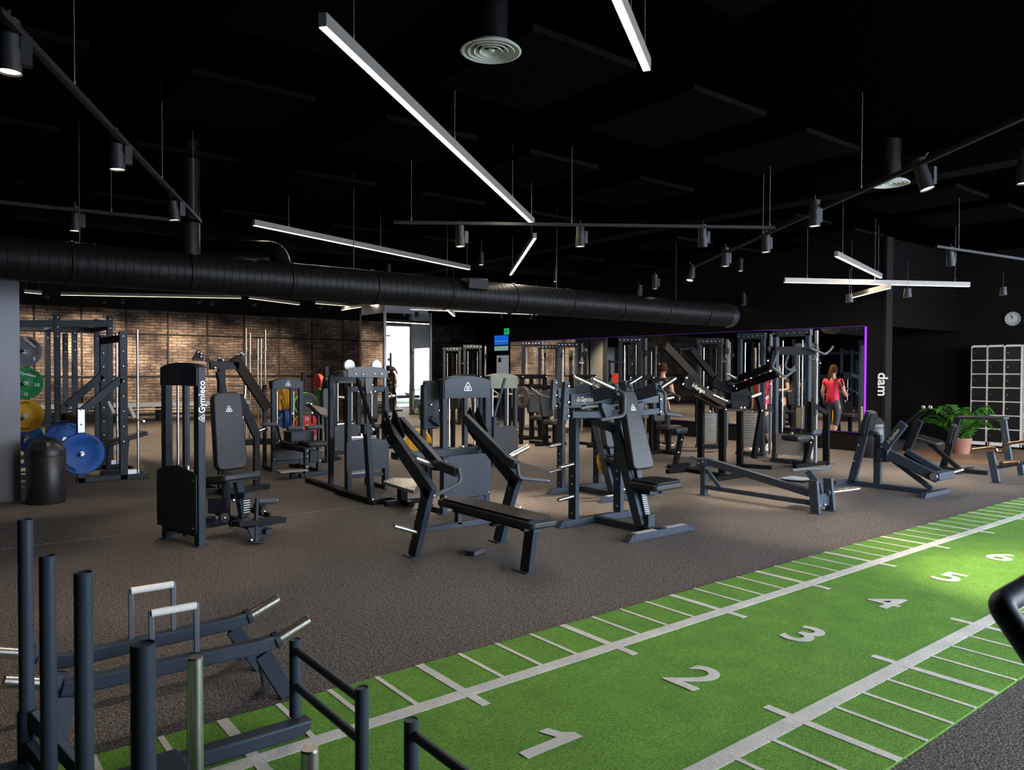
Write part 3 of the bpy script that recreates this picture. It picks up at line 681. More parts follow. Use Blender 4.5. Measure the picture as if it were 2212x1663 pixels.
# ================================================================ farmer walk bars on the rubber floor
def farmer(y, a, b, c, d, hl, hr, ht, feet, label, left_only=None):
    """a..b straight tube, c right chrome end, d left chrome end (crop I readings on the plane y)"""
    q = lambda cx, cy: cI(cx, cy, y=y)
    A, B = q(*a[1]), q(*b[0])
    t = thing('farmers_walk_bar', label, 'carry bar', ((A.x+B.x)/2, y, 0), 'carry bars with upright handles')
    pts = [q(*p) for p in a]+[q(*p) for p in b]
    MB().poly(pts, .06, .062).build('beam', FRAME, t, bevel=.007)
    for i, (e, f) in enumerate((c, d)): peg(t, q(*e), q(*f), .0265)
    L, R = q(*hl[0]), q(*hr[0]); L2, R2 = q(*hl[1]), q(*hr[1])
    MB().bar(L2, L, .022, .016).bar(R2, R, .022, .016).each('handle_upright', mat('slate_steel', (.14, .16, .19), .35, .5), t, bevel=.002)
    MB().tube(L+V((0, 0, -.012)), R+V((0, 0, -.012)), .0165, n=20).build('taped_grip', TAPE, t)
    for (tx, tz), (fx, fy) in feet:
        top = V((tx, y, tz))
        MB().bar(top, V((fx, fy, .012)), .075, .03, ref=(0, 1, 0)).build('leg', FRAME, t, bevel=.003)
        MB().bar(top, V((fx-.02*(1 if fx > 1 else -1), 2*y-fy, .012)), .06, .02, ref=(0, 1, 0)).build('leg', FRAME, t, bevel=.003)
    return t
q = lambda cx, cy: cI(cx, cy, y=3.50)
farmer(3.50, [(400, 1158), (440, 1158)], [(1640, 890), (1765, 852)], ((1770, 848), (1985, 712)), ((385, 1140), (30, 1125)),
       ((975, 665), (985, 1030)), ((1262, 612), (1270, 925)), .6, [((q(1690, 940).x, q(1690, 940).z), (1.344, 3.398)), ((q(440, 1220).x, q(440, 1220).z), (.398, 3.431))],
       'front one of two dark carry bars with white-taped handle and chrome ends')
q = lambda cx, cy: cI(cx, cy, y=3.90)
farmer(3.90, [(350, 985), (430, 985)], [(1480, 740), (1585, 705)], ((1590, 700), (1790, 580)), ((250, 950), (-40, 935)),
       ((845, 525), (850, 850)), ((1115, 480), (1120, 800)), .6, [((q(1500, 780).x, q(1500, 780).z), (1.365, 3.80)), ((q(400, 1060).x, q(400, 1060).z), (.42, 3.82))],
       'rear one of two dark carry bars with white-taped handle, nearer the bench press machine')
# ================================================================ handle at the right edge, close to the lens
hb = thing('exercise_handle', 'blurred black tubular handle cut off by the right edge', 'machine handle', (3.1, -.35, 0))
h0 = P(2340, 1190, D=1.42); h1 = P(2163, 1297, D=1.30); h2 = P(2290, 1480, D=1.22)
MB().path([h0, h1, h2, h2+(h2-h1)*1.2], .0215, n=20, bend=.016).build('bent_grip', mat('black_grip_highlight', (.050, .062, .088), .5), hb)  # blue-grey highlight of the black handle is put into its colour
e = h2+(h2-h1)*1.2
MB().bar((e.x, e.y, 0), e, .05).bar((e.x-.2, e.y, .03), (e.x+.3, e.y, .03), .06).build('support_post', FRAME, hb, bevel=.004)
MB().tube(h0, (h0.x+.1, h0.y-.1, h0.z-.3), .02, n=14).build('side_tube', FRAME, hb)
# ================================================================ C1: seated machine with black tower, at the left
o1 = V((1.874, 6.753, 0)); e1 = V((.963, .27, 0)); f1 = V((.27, -.963, 0))
c1 = thing('hip_abduction_machine', 'seated leg machine with black-faced weight tower and light lettering on its side', 'leg machine', (2.1, 6.9, 0))
def L1(a, b, z): return o1+e1*a+f1*b+Z_*z
pl1 = ((o1.x, o1.y), (f1.x*0+e1.x*0+e1.x, e1.y))
H1 = cB(440, 200, pl=pl1).z
print('C1 height', H1)
tw = .60
fr = MB()
for b, w_ in ((0, .075), (-(tw-.07), .075)):
    fr = MB().bar(L1(.035, b-.035, 0), L1(.035, b-.035, H1-.005), .07, .075, ref=f1); fr.build('upright', FRAME, c1, bevel=.006)
    MB().prism(rrect(.12, .10, .01), L1(.035, b-.035, .004), e1, f1*-1, .008).build('foot_plate', FRAME, c1)
mid = L1(0, -tw/2, 0)
for b in (-(tw-.07),): MB().bar(L1(.20, b, 0), L1(.20, b, H1-.03), .05, .05, ref=f1).build('rear_upright', FRAME, c1, bevel=.004)
for z_ in (.05, H1-.12): MB().bar(L1(.05, -tw+.05, z_), L1(.20, -tw+.05, z_), .05, .05).build('side_rail', FRAME, c1, bevel=.004)
MB().prism(arch(tw-.01, .155, .045), mid-e1*.006+Z_*(H1-.17), -f1, Z_, .012).build('top_cover', SHROUDK, c1, bevel=.002)
cap = MB(); Ar = arch(tw-.01, .155, .045)[2:]; vs = []
for u, vv in Ar: vs += [mid-f1*u+Z_*(H1-.166+vv)-e1*.012, mid-f1*u+Z_*(H1-.166+vv)+e1*.10]
cap.add(vs, [(2*i, 2*i+1, 2*i+3, 2*i+2) for i in range(len(Ar)-1)])
oo = cap.build('cap_sheet', FRAME, c1); oo.modifiers.new('t', 'SOLIDIFY').thickness = .004
emblem(c1, mid-e1*.014+Z_*(H1-.09), -f1, Z_, .05, mat('dim_purple_print', (.10, .05, .09), .4))
MB().prism(arch(tw+.04, .50, .06), mid-e1*.03+Z_*.13, -f1, Z_, .012).build('front_shroud', SHROUDK, c1, bevel=.003)
bolts(c1, [mid-e1*.04-f1*s*(tw/2-.01)+Z_*z for s in (-1, 1) for z in (.17, .58)], -e1, .009)
guides(c1, mid+e1*.07, -f1, tw-.12, H1-.05, .15, .62)
MB().bar(L1(.05, -.0-.07, .45), L1(.05, -tw+.05, .45), .03, .09).bar(L1(.05, -.07, .1), L1(.05, -tw+.05, .1), .05, .05).build('cross_member', FRAME, c1, bevel=.003)
tb = brand(c1, L1(.035, .004, H1-.30), Z_, -e1, .085)
# seat unit facing the turf
sc_ = cB(730, 1060, z=.55)
fr = MB()
seatc = L1(.60, -.25, .50)
fr.bar(L1(.06, -.30, .12), L1(.60, -.30, .12), .06).bar(L1(.55, -.35, .1), L1(.47, .34, .1), .06, .05)
fr.bar(L1(.59, -.20, .10), L1(.57, -.28, .50), .09, .05)
fr.bar(L1(.60, -.52, .12), L1(.56, -.44, 1.28), .07, .06)
fr.build('frame', FRAME, c1, bevel=.004)
pb = cB(590, 400, pl=((seatc.x, seatc.y+.18), (f1.x, f1.y))); pq = cB(640, 990, pl=((seatc.x, seatc.y+.02), (f1.x, f1.y)))
pc = (pb+pq)/2; pv = (pb-pq); 
bo = pad(c1, pc, e1, pv, .325, pv.length, .075, 'backrest', taper=.92, r=.07)
nn = e1.cross(pv.normalized())
emblem(c1, pc+pv*.27+nn*.040, e1, pv, .038, STEEL)
MB().bar(pc-e1*.125+pv*.20+nn*.038, pc+e1*.125+pv*.20+nn*.038, .003, .003).bar(pc-e1*.12+pv*.36+nn*.038, pc+e1*.12+pv*.36+nn*.038, .003, .003).build('stitch_line', GRIP, bo)
s_l = cB(550, 1062, pl=((seatc.x, seatc.y-.16), (f1.x, f1.y))); s_r = cB(905, 1045, pl=((seatc.x, seatc.y-.16), (f1.x, f1.y)))
sw_ = (s_r-s_l).length; sctr = (s_l+s_r)/2-f1*.17
pad(c1, sctr, e1, V((-f1.x, -f1.y, -.12)), min(sw_, .42), .36, .06, 'seat_pad', r=.04)
MB().prism(rrect(.10, .05, .01), L1(.585, -.17, .52-.16), e1, Z_, .09).build('adjustment_bracket', FRAME, c1, bevel=.003)
for k in range(8): pass
sc1 = MB()
for i in range(7): sc1.bar(L1(.555, -.165+.0, .20+i*.022), L1(.625, -.165, .20+i*.022), .006, .008)
sc1.build('number_scale', STEEL, c1)
for a_, b_, z_, r_ in ((.30, -.10, .20, .045), (.42, -.16, .12, .03), (.72, -.10, .20, .04), (.50, -.05, .16, .03)):
    MB().lathe([(.001, 0), (r_, 0), (r_*.8, .015), (r_, .03), (.001, .03)], L1(a_, b_, z_), f1, 20).build('pulley', RUBBER, c1)
    bolts(c1, [L1(a_, b_+.03, z_)], f1, .012)
MB().bar(L1(.36, -.30, .22), L1(.40, -.02, .16), .03, .05).bar(L1(.66, -.30, .22), L1(.74, -.02, .16), .03, .05).each('link_arm', FRAMEB, c1, bevel=.003)
bolts(c1, [cB(640, 1032, pl=((seatc.x, seatc.y-.1), (f1.x, f1.y))), cB(662, 1222, pl=((seatc.x, seatc.y-.05), (f1.x, f1.y)))], f1, .016)
# front foot stand with rollers
ft = L1(.40, .27, 0); plf = ((ft.x, ft.y), (f1.x, f1.y))
qf = lambda x, y: cB(x, y, pl=plf)
MB().bar(qf(830, 1530), qf(838, 1205), .022, .045).build('roller_post', FRAME, c1, bevel=.002)
roller(c1, qf(845, 1228), qf(985, 1224), .028); roller(c1, qf(845, 1402), qf(955, 1392), .022)
MB().quadprism([qf(765, 1430), qf(900, 1420), qf(855, 1520), qf(805, 1525)], .02).build('gusset', FRAME, c1)
MB().bar(qf(690, 1405)-f1*.03, qf(1050, 1365)-f1*.03, .12, .05).build('foot_rest', FRAMEB, c1, bevel=.006)
MB().bar(qf(790, 1540)+Z_*.004, qf(870, 1535)+Z_*.004, .10, .008).build('foot_plate', FRAME, c1)
bolts(c1, [qf(800, 1525), qf(838, 1522)], f1, .015)
MB().lathe([(.001, 0), (.05, 0), (.05, .03), (.001, .03)], L1(.28, -.28, .16), (0, 0, 1), 20).lathe([(.001, 0), (.05, 0), (.05, .03), (.001, .03)], L1(.80, -.25, .18), (0, 0, 1), 20).build('pulley', RUBBER, c1)
MB().bar(L1(.25, -.25, .30), L1(.36, -.12, .30), .05, .14).bar(L1(.76, -.25, .26), L1(.76, -.15, .18), .06, .08).each('lever_arm', FRAMEB, c1, bevel=.004)
# ================================================================ C2: plate loaded flat bench press machine, centre
xc = 3.64; XL, XR = 3.20, 4.085
c2 = thing('bench_press_machine', 'plate-loaded bench press machine with flat brown-black bench and two angled levers', 'bench press machine', (xc, 5.0, 0))
pad(c2, (xc, 4.86, .395), (1, 0, 0), (0, -1, 0), .275, 1.30, .055, 'bench_pad', r=.05)
MB().bar((xc, 4.30, .345), (xc, 5.40, .345), .08, .05).bar((xc-.10, 4.36, .35), (xc+.10, 4.36, .35), .05, .035).build('bench_beam', FRAME, c2, bevel=.004)
MB().bar((xc, 4.43, 0), (xc, 4.37, .34), .052, .105).prism(rrect(.13, .15, .01), (xc, 4.43, .004), (1, 0, 0), (0, 1, 0), .008).build('leg', FRAME, c2, bevel=.005)
for xx in (XL, XR):
    MB().bar((xx, 5.37, 0), (xx, 5.13, .60), .055, .11).prism(rrect(.13, .16, .01), (xx, 5.37, .004), (1, 0, 0), (0, 1, 0), .008).build('leg', FRAME, c2, bevel=.005)
    MB().bar((xx, 5.08, .55), (xx, 5.80, 1.02), .055, .125).build('slanted_beam', FRAME, c2, bevel=.005)
    MB().quadprism([(xx-.045, 5.60, .98), (xx-.045, 5.70, .90), (xx-.045, 5.86, 1.06), (xx-.045, 5.76, 1.20)], .012).quadprism([(xx+.045, 5.60, .98), (xx+.045, 5.70, .90), (xx+.045, 5.86, 1.06), (xx+.045, 5.76, 1.20)], .012).build('pivot_plate', FRAMEB, c2)
    bolts(c2, [(xx-.055, 5.75, 1.12), (xx-.055, 5.70, .98)], (-1, 0, 0), .014)
MB().bar((XL, 5.70, .80), (XR, 5.70, .80), .12, .06).bar((XL, 5.36, .21), (XR, 5.36, .21), .05, .05).bar((xc, 5.36, .21), (xc, 5.36, .35), .05).each('crossbar', FRAME, c2, bevel=.005)
for s, xx in ((-1, 3.296), (1, 3.984)):
    A0, A1 = V((xx, 5.76, 1.10)), V((xx, 5.11, .765))
    MB().bar(A0, A1, .05, .085).build('lever_arm', FRAME, c2, bevel=.005)
    b1 = cD(690, 690, x=xx) if s < 0 else cD(1205, 625, x=xx)
    MB().bar(A1+V((0, .03, .012)), b1, .06, .075).build('handle_bracket', FRAME, c2, bevel=.005)
    if s < 0: g = [cD(700, 660, x=xx), cD(722, 780, x=xx), cD(490, 900, y=b1.y-.02)]
    else: g = [cD(1213, 615, x=xx), cD(1225, 740, x=xx), cD(1480, 762, y=b1.y-.02)]
    MB().path(g, .0165, n=16, bend=.05).build('handle', GRIP, c2)
    MB().tube(g[-1]-(g[-1]-g[-2]).normalized()*.004, g[-1]+(g[-1]-g[-2]).normalized()*.008, .013, n=14).build('handle_cap', CHROME, c2)
peg(c2, cD(500, 642, y=5.2), cD(315, 570, y=5.2), .025)
peg(c2, cD(1125, 560, y=5.2), cD(1310, 462, y=5.15), .025)
peg(c2, (XL-.02, 5.28, .215), cD(135, 1168, y=5.30), .02, collar=False, m=STEEL)
peg(c2, (XR+.02, 5.28, .215), cD(1240, 990, y=5.30), .02, collar=False, m=STEEL)
bolts(c2, [(XL-.032, 5.30, .30), (XL-.032, 5.33, .16), (XR-.03, 5.17, .50), (XR-.032, 5.30, .30)], (-1, 0, 0), .012)
u = (V((XL, 5.11, .765))-V((XL, 5.76, 1.10))).normalized()
brand(c2, V((3.296-.027, 5.45, .94)), u, V((0, -u.z, u.y))*-1 if False else Z_-u*u.z, .055, STEEL)
MB().prism(rrect(.10, .045, .006), (xc-.03, 4.79, .31), (1, 0, 0), (0, 1, 0), .02).build('adjuster', FRAMEB, c2)
# dark block on the floor beside the bench
single(MB().prism(rrect(.17, .10, .015), cD(850, 1385, z=.02), (.93, .36, 0), (-.36, .93, 0), .038), 'rubber_block', mat('dark_block', (.030, .032, .042), .5), 'small dark flat block lying on the floor beneath the flat bench', 'block', bevel=.006)
# ================================================================ C3 / C3b: plate loaded shoulder press machines
def press(root, xc, dy, seed=0, logo=True):
    """faces the turf; dy shifts the whole machine away from it"""
    x0, x1 = xc-.30, xc+.34
    Yr = 5.47+dy; Yf = 4.635+dy
    fr = MB().bar((xc-.44, Yr, .035), (xc+.44, Yr, .035), .07, .07).bar((xc, Yr, .035), (xc, Yf, .035), .07, .07).bar((xc-.36, Yf, .035), (xc+.40, Yf, .035), .08, .07)
    foot_cap(fr, (xc-.44, Yr, 0), (-1, 0, 0)); foot_cap(fr, (xc+.44, Yr, 0), (1, 0, 0)); foot_cap(fr, (xc-.36, Yf, 0), (-1, 0, 0), .08); foot_cap(fr, (xc+.40, Yf, 0), (1, 0, 0), .08)
    fr.build('base_frame', FRAME, root, bevel=.005)
    gp = mat('grip_tape_strip', (.45, .43, .40), .6, .2, bump=.5, bscale=400)
    MB().box((xc-.33, Yf-.03, .070), (xc-.05, Yf+.03, .0725)).box((xc+.10, Yf-.03, .070), (xc+.37, Yf+.03, .0725)).build('grip_strip', gp, root)
    for xx in (x0, x1):
        MB().bar((xx, Yr, .07), (xx, Yr, 1.13), .052, .105).build('upright', FRAME, root, bevel=.005)
        bolts(root, [(xx-.030, Yr-.01, z) for z in (.13, .42, .5, 1.08)], (-1, 0, 0), .012)
    MB().bar((x0-.02, Yr, 1.10), (x1+.02, Yr, 1.10), .06, .08).build('rear_beam', FRAME, root, bevel=.005)
    MB().bar((xc-.05, Yf+.18, .08), (xc-.05, Yr-.33, .97), .055, .10).bar((xc-.05, Yr-.35, .97), (xc-.05, Yr, 1.05), .055, .09).build('slanted_brace', FRAME, root, bevel=.005)
    # seat column
    MB().bar((xc+.01, Yf+.13, .07), (xc+.01, Yf+.35, .85), .07, .045).build('seat_column', FRAME, root, bevel=.004)
    sc = MB()
    for i in range(16): z = .13+i*.019; yv = Yf+.13+(z-.07)*.282-.024; sc.box((xc-.022, yv-.0015, z), (xc+.042, yv, z+.006))
    sc.build('number_scale', STEEL, root)
    MB().prism([(-.045, 0), (.045, 0), (.045, .12), (-.045, .12)], (xc+.01, Yf+.10, .07), (1, 0, 0), (0, 0, 1), .02).build('column_foot', FRAME, root, bevel=.003)
    bolts(root, [(xc+.01, Yf+.185, .17), (xc+.01, Yf+.30, .51)], (0, -1, 0), .013)
    # seat
    pad(root, (xc+.03, Yf+.06, .475), (1, 0, .01), (0, -1, 0), .40, .36, .06, 'seat_pad', r=.05)
    MB().bar((xc-.10, Yf+.10, .415), (xc+.16, Yf+.10, .415), .16, .05).bar((xc-.05, Yf+.28, .42), (xc+.06, Yf, .42), .05, .05).build('seat_bracket', FRAME, root, bevel=.003)
    # backrest
    a, b = V((xc+.02, Yf+.43, 1.345)), V((xc+.02, Yf+.22, .60))
    bp = pad(root, (a+b)/2, (1, 0, 0), a-b, .30, (a-b).length, .075, 'backrest', taper=.62, r=.06)
    n = V((1, 0, 0)).cross((a-b).normalized()); emblem(root, (a+b)/2+(a-b)*.27+n*.040, (1, 0, 0), a-b, .042, STEEL)
    MB().bar((a+b)/2-n*.02+V((.0, .05, -.1)), V((xc, Yr-.38, .86)), .05).build('backrest_mount', FRAMEB, root)
    # levers
    Yc = 5.20+dy
    MB().bar((xc-.62, Yc, 1.27), (xc+.62, Yc, 1.27), .06, .115).build('pivot_beam', FRAME, root, bevel=.005)
    if logo: brand(root, (xc-.42, Yc-.032, 1.272), (1, 0, 0), Z_, .062, GOLDP)
    for s in (-1, 1):
        xx = xc+s*.66
        MB().quadprism([(xx-.03, Yc, 1.44), (xx+.03, Yc, 1.44), (xx+.01, Yc, 1.08), (xx-.06, Yc, 1.08)] if s < 0 else [(xx+.03, Yc, 1.44), (xx-.03, Yc, 1.44), (xx-.01, Yc, 1.08), (xx+.06, Yc, 1.08)], .05).build('link_plate', FRAME, root, bevel=.003)
        bolts(root, [(xx-.01*s, Yc-.028, z) for z in (1.40, 1.25, 1.12)], (0, -1, 0), .014)
        MB().bar((xx-.05*s, Yc-.02, 1.13), (xc+s*.22, Yc-.05, 1.12), .05, .06).build('lower_link', FRAME, root, bevel=.003)
        MB().quadprism([(xc+s*.16, Yc-.09, 1.21), (xc+s*.30, Yc-.09, 1.24), (xc+s*.30, Yc-.09, 1.20), (xc+s*.22, Yc-.09, 1.06), (xc+s*.17, Yc-.09, 1.06)], .05).build('link_bracket', FRAME, root, bevel=.003)
        xh = xc+s*.285
        MB().bar((xh+s*.02, Yc, 1.30), (xh, Yf+.26, 1.37), .05, .12).build('lever_arm', FRAME, root, bevel=.005)
        peg(root, (xh+s*.02, Yf+.27, 1.37), (xh+s*.30, Yf+.30, 1.475), .022)
        MB().path([(xh, Yf+.24, 1.36), (xh, Yf+.17, 1.33), (xh, Yf+.17, 1.13), (xh+s*.26, Yf+.20, 1.10)], .0165, n=16, bend=.05).build('handle', GRIP, root)
        MB().tube((xh+s*.258, Yf+.20, 1.10), (xh+s*.268, Yf+.20, 1.099), .013, n=12).build('handle_cap', CHROME, root)
    for z, L in ((.62, .18), (.30, .20)):
        peg(root, (x0-.03, Yr-.02, z), (x0-.03-L, Yr-.02, z-.02), .02, collar=False)
        peg(root, (x1+.03, Yr-.02, z), (x1+.03+L, Yr-.02, z-.02), .02, collar=False)
c3 = thing('shoulder_press_machine', 'plate-loaded shoulder press machine with tall black backrest and angled seat', 'shoulder press machine', (5.4, 5.05, 0), 'shoulder press machines')
press(c3, 5.40, 0)
c3b = thing('shoulder_press_machine', 'shoulder press machine behind the other one, with yellow plates on it', 'shoulder press machine', (6.65, 6.3, 0), 'shoulder press machines')
press(c3b, 6.65, 1.58, logo=False)
# ================================================================ C4: low row bench
c4 = thing('t_bar_row_machine', 'long low row machine with a sloping beam and brown chrome peg', 'row machine', (7.75, 5.1, 0))
for xx, n_ in ((7.66, 0),):
    MB().bar((xx, 5.84, 0), (xx, 5.84, .40), .07, .07).prism(rrect(.14, .12, .01), (xx, 5.84, .004), (1, 0, 0), (0, 1, 0), .008).build('rear_post', FRAME, c4, bevel=.005)
MB().bar((7.66, 5.84, .435), (7.66, 4.42, .215), .07, .085).build('sloping_beam', FRAME, c4, bevel=.005)
MB().bar((7.66, 5.84, .105), (7.66, 4.36, .105), .05, .05).bar((7.66, 5.80, .32), (7.66, 5.58, .11), .04, .04).build('lower_beam', FRAME, c4, bevel=.004)
MB().box((7.61, 5.78, .36), (7.71, 5.92, .46)).build('head_bracket', FRAME, c4, bevel=.005)
MB().bar((7.62, 5.90, .44), (7.56, 5.98, .47), .04).build('head_bracket', FRAME, c4, bevel=.004)
bolts(c4, [(7.605, 5.82, .42), (7.605, 5.88, .40)], (-1, 0, 0), .014)
for xx in (7.62, 7.93):
    MB().bar((xx, 4.33, 0), (xx-.01*(1 if xx > 7.8 else 0), 4.36, .36), .045, .10).prism(rrect(.11, .15, .01), (xx, 4.33, .004), (1, 0, 0), (0, 1, 0), .008).build('front_post', FRAME, c4, bevel=.005)
MB().box((7.64, 4.33, .06), (7.91, 4.37, .20)).build('front_plate', FRAME, c4, bevel=.003)
bolts(c4, [(7.69, 4.325, .08), (7.80, 4.325, .08)], (0, -1, 0), .014)
tread = MB().prism(rrect(.30, .34, .01), (7.82, 4.66, .315), (1, 0, 0), (0, 1, -.05), .02)
tread.build('foot_platform', FRAMEB, c4, bevel=.003)
tr_ = MB()
for i in range(14): tr_.box((7.68, 4.50+i*.024, .326), (7.96, 4.508+i*.024, .332))
tr_.build('tread_rib', STEEL, c4)
MB().poly([(7.80, 4.36, .11), (7.79, 4.40, .30), (7.74, 4.50, .44)], .05, .07).build('lever_arm', FRAME, c4, bevel=.004)
MB().path([cG(1130, 1203, y=4.5), cG(1250, 1190, y=4.47), cG(1390, 1190, y=4.5), cG(1467, 1155, y=4.52)], .018, n=14, bend=.06).build('handle', GRIP, c4)
MB().tube(cG(1132, 1203, y=4.5)+V((-.012, 0, 0)), cG(1132, 1203, y=4.5), .016, n=12).build('handle_cap', CHROME, c4)
peg(c4, (7.86, 4.34, .205), cG(1685, 1352, y=4.30), .025)
# ================================================================ C5: prone / row machine near the corner
c5 = thing('seal_row_machine', 'plate-loaded lever machine with light lettering on its raised arm and two ball-ended rods', 'lever machine', (10.0, 4.7, 0), 'lever machines near the lockers')
fr = MB().bar((10, 5.28, .03), (10, 4.07, .03), .06, .06).bar((9.68, 4.07, .03), (10.32, 4.07, .03), .07, .06).bar((9.72, 5.24, .03), (10.28, 5.24, .03), .07, .06)
foot_cap(fr, (9.68, 4.07, 0), (-1, 0, 0)); foot_cap(fr, (9.72, 5.24, 0), (-1, 0, 0)); fr.build('base_frame', FRAME, c5, bevel=.004)
MB().bar((10, 5.16, .04), (10, 4.93, .96), .06, .10).bar((10, 4.81, .05), (10, 4.81, .71), .06, .09).bar((10, 4.81, .70), (10, 4.97, .76), .06, .07).build('frame_post', FRAME, c5, bevel=.005)
pad(c5, (9.97, 4.93, .86), (0, .97, .25) if False else (-1, 0, 0), (0, -.24, .97), .22, .34, .07, 'chest_pad', r=.05)
MB().box((9.94, 4.66, .36), (10.06, 4.80, .60)).build('pivot_box', FRAME, c5, bevel=.006)
bolts(c5, [(9.935, 4.73, .56), (9.935, 4.73, .40), (9.96, 5.11, .33), (9.96, 5.05, .55), (9.96, 4.99, .75)], (-1, 0, 0), .014)
a0 = cH(510, 1010, x=9.9); a1 = cH(672, 800, x=9.9)
MB().bar(a0, a1, .055, .11).build('raised_arm', FRAME, c5, bevel=.005)
uu = (a1-a0).normalized(); brand(c5, (a0+a1)/2+V((-.030, 0, -.005)), uu, V((0, -uu.z, uu.y)) if uu.y < 0 and False else Z_-uu*uu.z, .055, GOLDP)
b0 = cH(545, 1062, x=9.9); b1 = cH(960, 1262, x=9.9)
MB().bar(b0, b1, .055, .12).build('weight_arm', FRAME, c5, bevel=.005)
MB().bar(V((10, 4.62, .40)), V((10, 4.12, .07)), .05, .06).bar((10.24, 4.55, .50), (10.24, 4.02, .22), .05, .07).build('brace', FRAME, c5, bevel=.004)
MB().bar(cH(690, 1035, x=10.35), cH(800, 775, x=10.35), .055, .10).build('far_arm', FRAMEB, c5, bevel=.004)
MB().bar(cH(690, 1040, x=10.3), cH(900, 1200, x=10.3), .055, .10).build('far_arm', FRAMEB, c5, bevel=.004)
for (x0_, y0_), (x1_, y1_), xx in (((690, 800), (830, 668), 9.9), ((740, 790), (890, 668), 10.0)):
    p_, q_ = cH(x0_, y0_, x=xx), cH(x1_, y1_, x=xx); MB().tube(p_, q_, .012, n=12).build('rod_handle', FRAMEB, c5)
    MB().lathe([(.001, 0), (.019, .006), (.024, .022), (.019, .038), (.001, .044)], q_-V((0, 0, .02)), (0, 0, 1), 16).build('ball_end', CHROME, c5)
MB().box((9.86, 3.98, .20), (10.30, 4.10, .30)).build('weight_block', FRAME, c5, bevel=.01)
MB().lathe([(.001, 0), (.045, 0), (.045, .03), (.001, .03)], (9.855, 4.04, .25), (-1, 0, 0), 22).build('round_cap', STEEL, c5)
peg(c5, (10.30, 4.05, .25), (10.72, 4.05, .27), .022, m=STEEL)
# ---- C5b: bench with slanted post behind it, dark
c5b = thing('hyperextension_bench', 'dark lever machine with a sloping seat between the plant and the lettered arm', 'lever machine', (12.6, 5.0, 0), 'lever machines near the lockers')
w0 = cH(1120, 750, x=12.9); w1 = cH(1000, 1168, x=12.9)
MB().bar((w1.x, w1.y, 0), w0, .06, .10).bar((12.6, 5.3, .03), (12.6, 4.4, .03), .07, .06).bar((12.3, 4.75, .03), (12.95, 4.75, .03), .07, .06).build('frame_post', FRAMEB, c5b, bevel=.004)
pad(c5b, (w0*.68+w1*.32), (-1, 0, 0), w0-w1, .2, .34, .07, 'chest_pad')
s0, s1 = cH(775, 915, x=12.6), cH(985, 975, x=12.6)
pad(c5b, (s0+s1)/2, (1, 0, 0), s1-s0, .30, (s1-s0).length, .05, 'seat_pad'); MB().bar(((s0+s1)/2-Z_*.03), (12.6, 4.8, .05), .06).build('seat_post', FRAMEB, c5b)
# ---- C6: machine at the right edge
c6 = thing('glute_bridge_machine', 'black machine at the right edge with brown chrome handles and long level pad', 'lever machine', (12.2, 4.0, 0), 'lever machines near the lockers')
MB().bar(cH(1448, 1290, x=11.8), cH(1395, 1030, x=11.8), .06, .09).prism(rrect(.12, .12, .01), (11.8, cH(1448, 1290, x=11.8).y, .004), (1, 0, 0), (0, 1, 0), .008).build('leg', FRAME, c6, bevel=.005)
p0_, p1_ = cH(1130, 748, x=12.4), cH(1530, 752, x=12.4)
MB().bar(p0_, p1_, .20, .05).build('level_pad', VINYL, c6, bevel=.015)
l0, l1 = cH(1500, 765, x=12.2), cH(1550, 1100, x=12.2)
MB().bar(l0, l1, .06, .08).build('lettered_leg', FRAME, c6, bevel=.005)
uu = (l0-l1).normalized(); text('Gymleco', .05, STEEL, c6, (l0+l1)/2+V((-.032, 0, 0)), -uu, V((0, -1, 0)) if False else (-uu).cross(V((1, 0, 0)))*1, 'brand_lettering', bold=.002)
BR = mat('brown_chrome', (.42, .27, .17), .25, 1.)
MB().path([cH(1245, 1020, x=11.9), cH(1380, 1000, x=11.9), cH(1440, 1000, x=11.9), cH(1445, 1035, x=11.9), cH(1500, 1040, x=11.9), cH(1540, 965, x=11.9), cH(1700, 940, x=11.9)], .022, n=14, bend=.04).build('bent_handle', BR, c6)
MB().tube(cH(1378, 1000, x=11.9), cH(1385, 950, x=11.9), .012, n=10).build('short_post', BR, c6)
MB().bar(cH(1395, 1030, x=11.85), cH(1450, 1180, x=11.85), .05, .05).bar(cH(1450, 1165, x=11.85), cH(1700, 1120, x=11.85), .05, .05).bar(cH(1640, 1110, x=11.85), cH(1660, 1230, x=11.85), .07, .07).build('frame', FRAME, c6, bevel=.004)
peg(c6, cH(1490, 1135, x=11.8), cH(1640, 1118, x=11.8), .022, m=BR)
MB().lathe([(.001, 0), (.03, 0), (.03, .02), (.001, .02)], cH(1490, 1135, x=11.78), (-1, 0, 0), 18).build('round_cap', BR, c6)
cL = crop(1560, 690, 340, 1824); cN = crop(1030, 680, 340, 2209); cR = crop(1860, 620, 352, 1626)
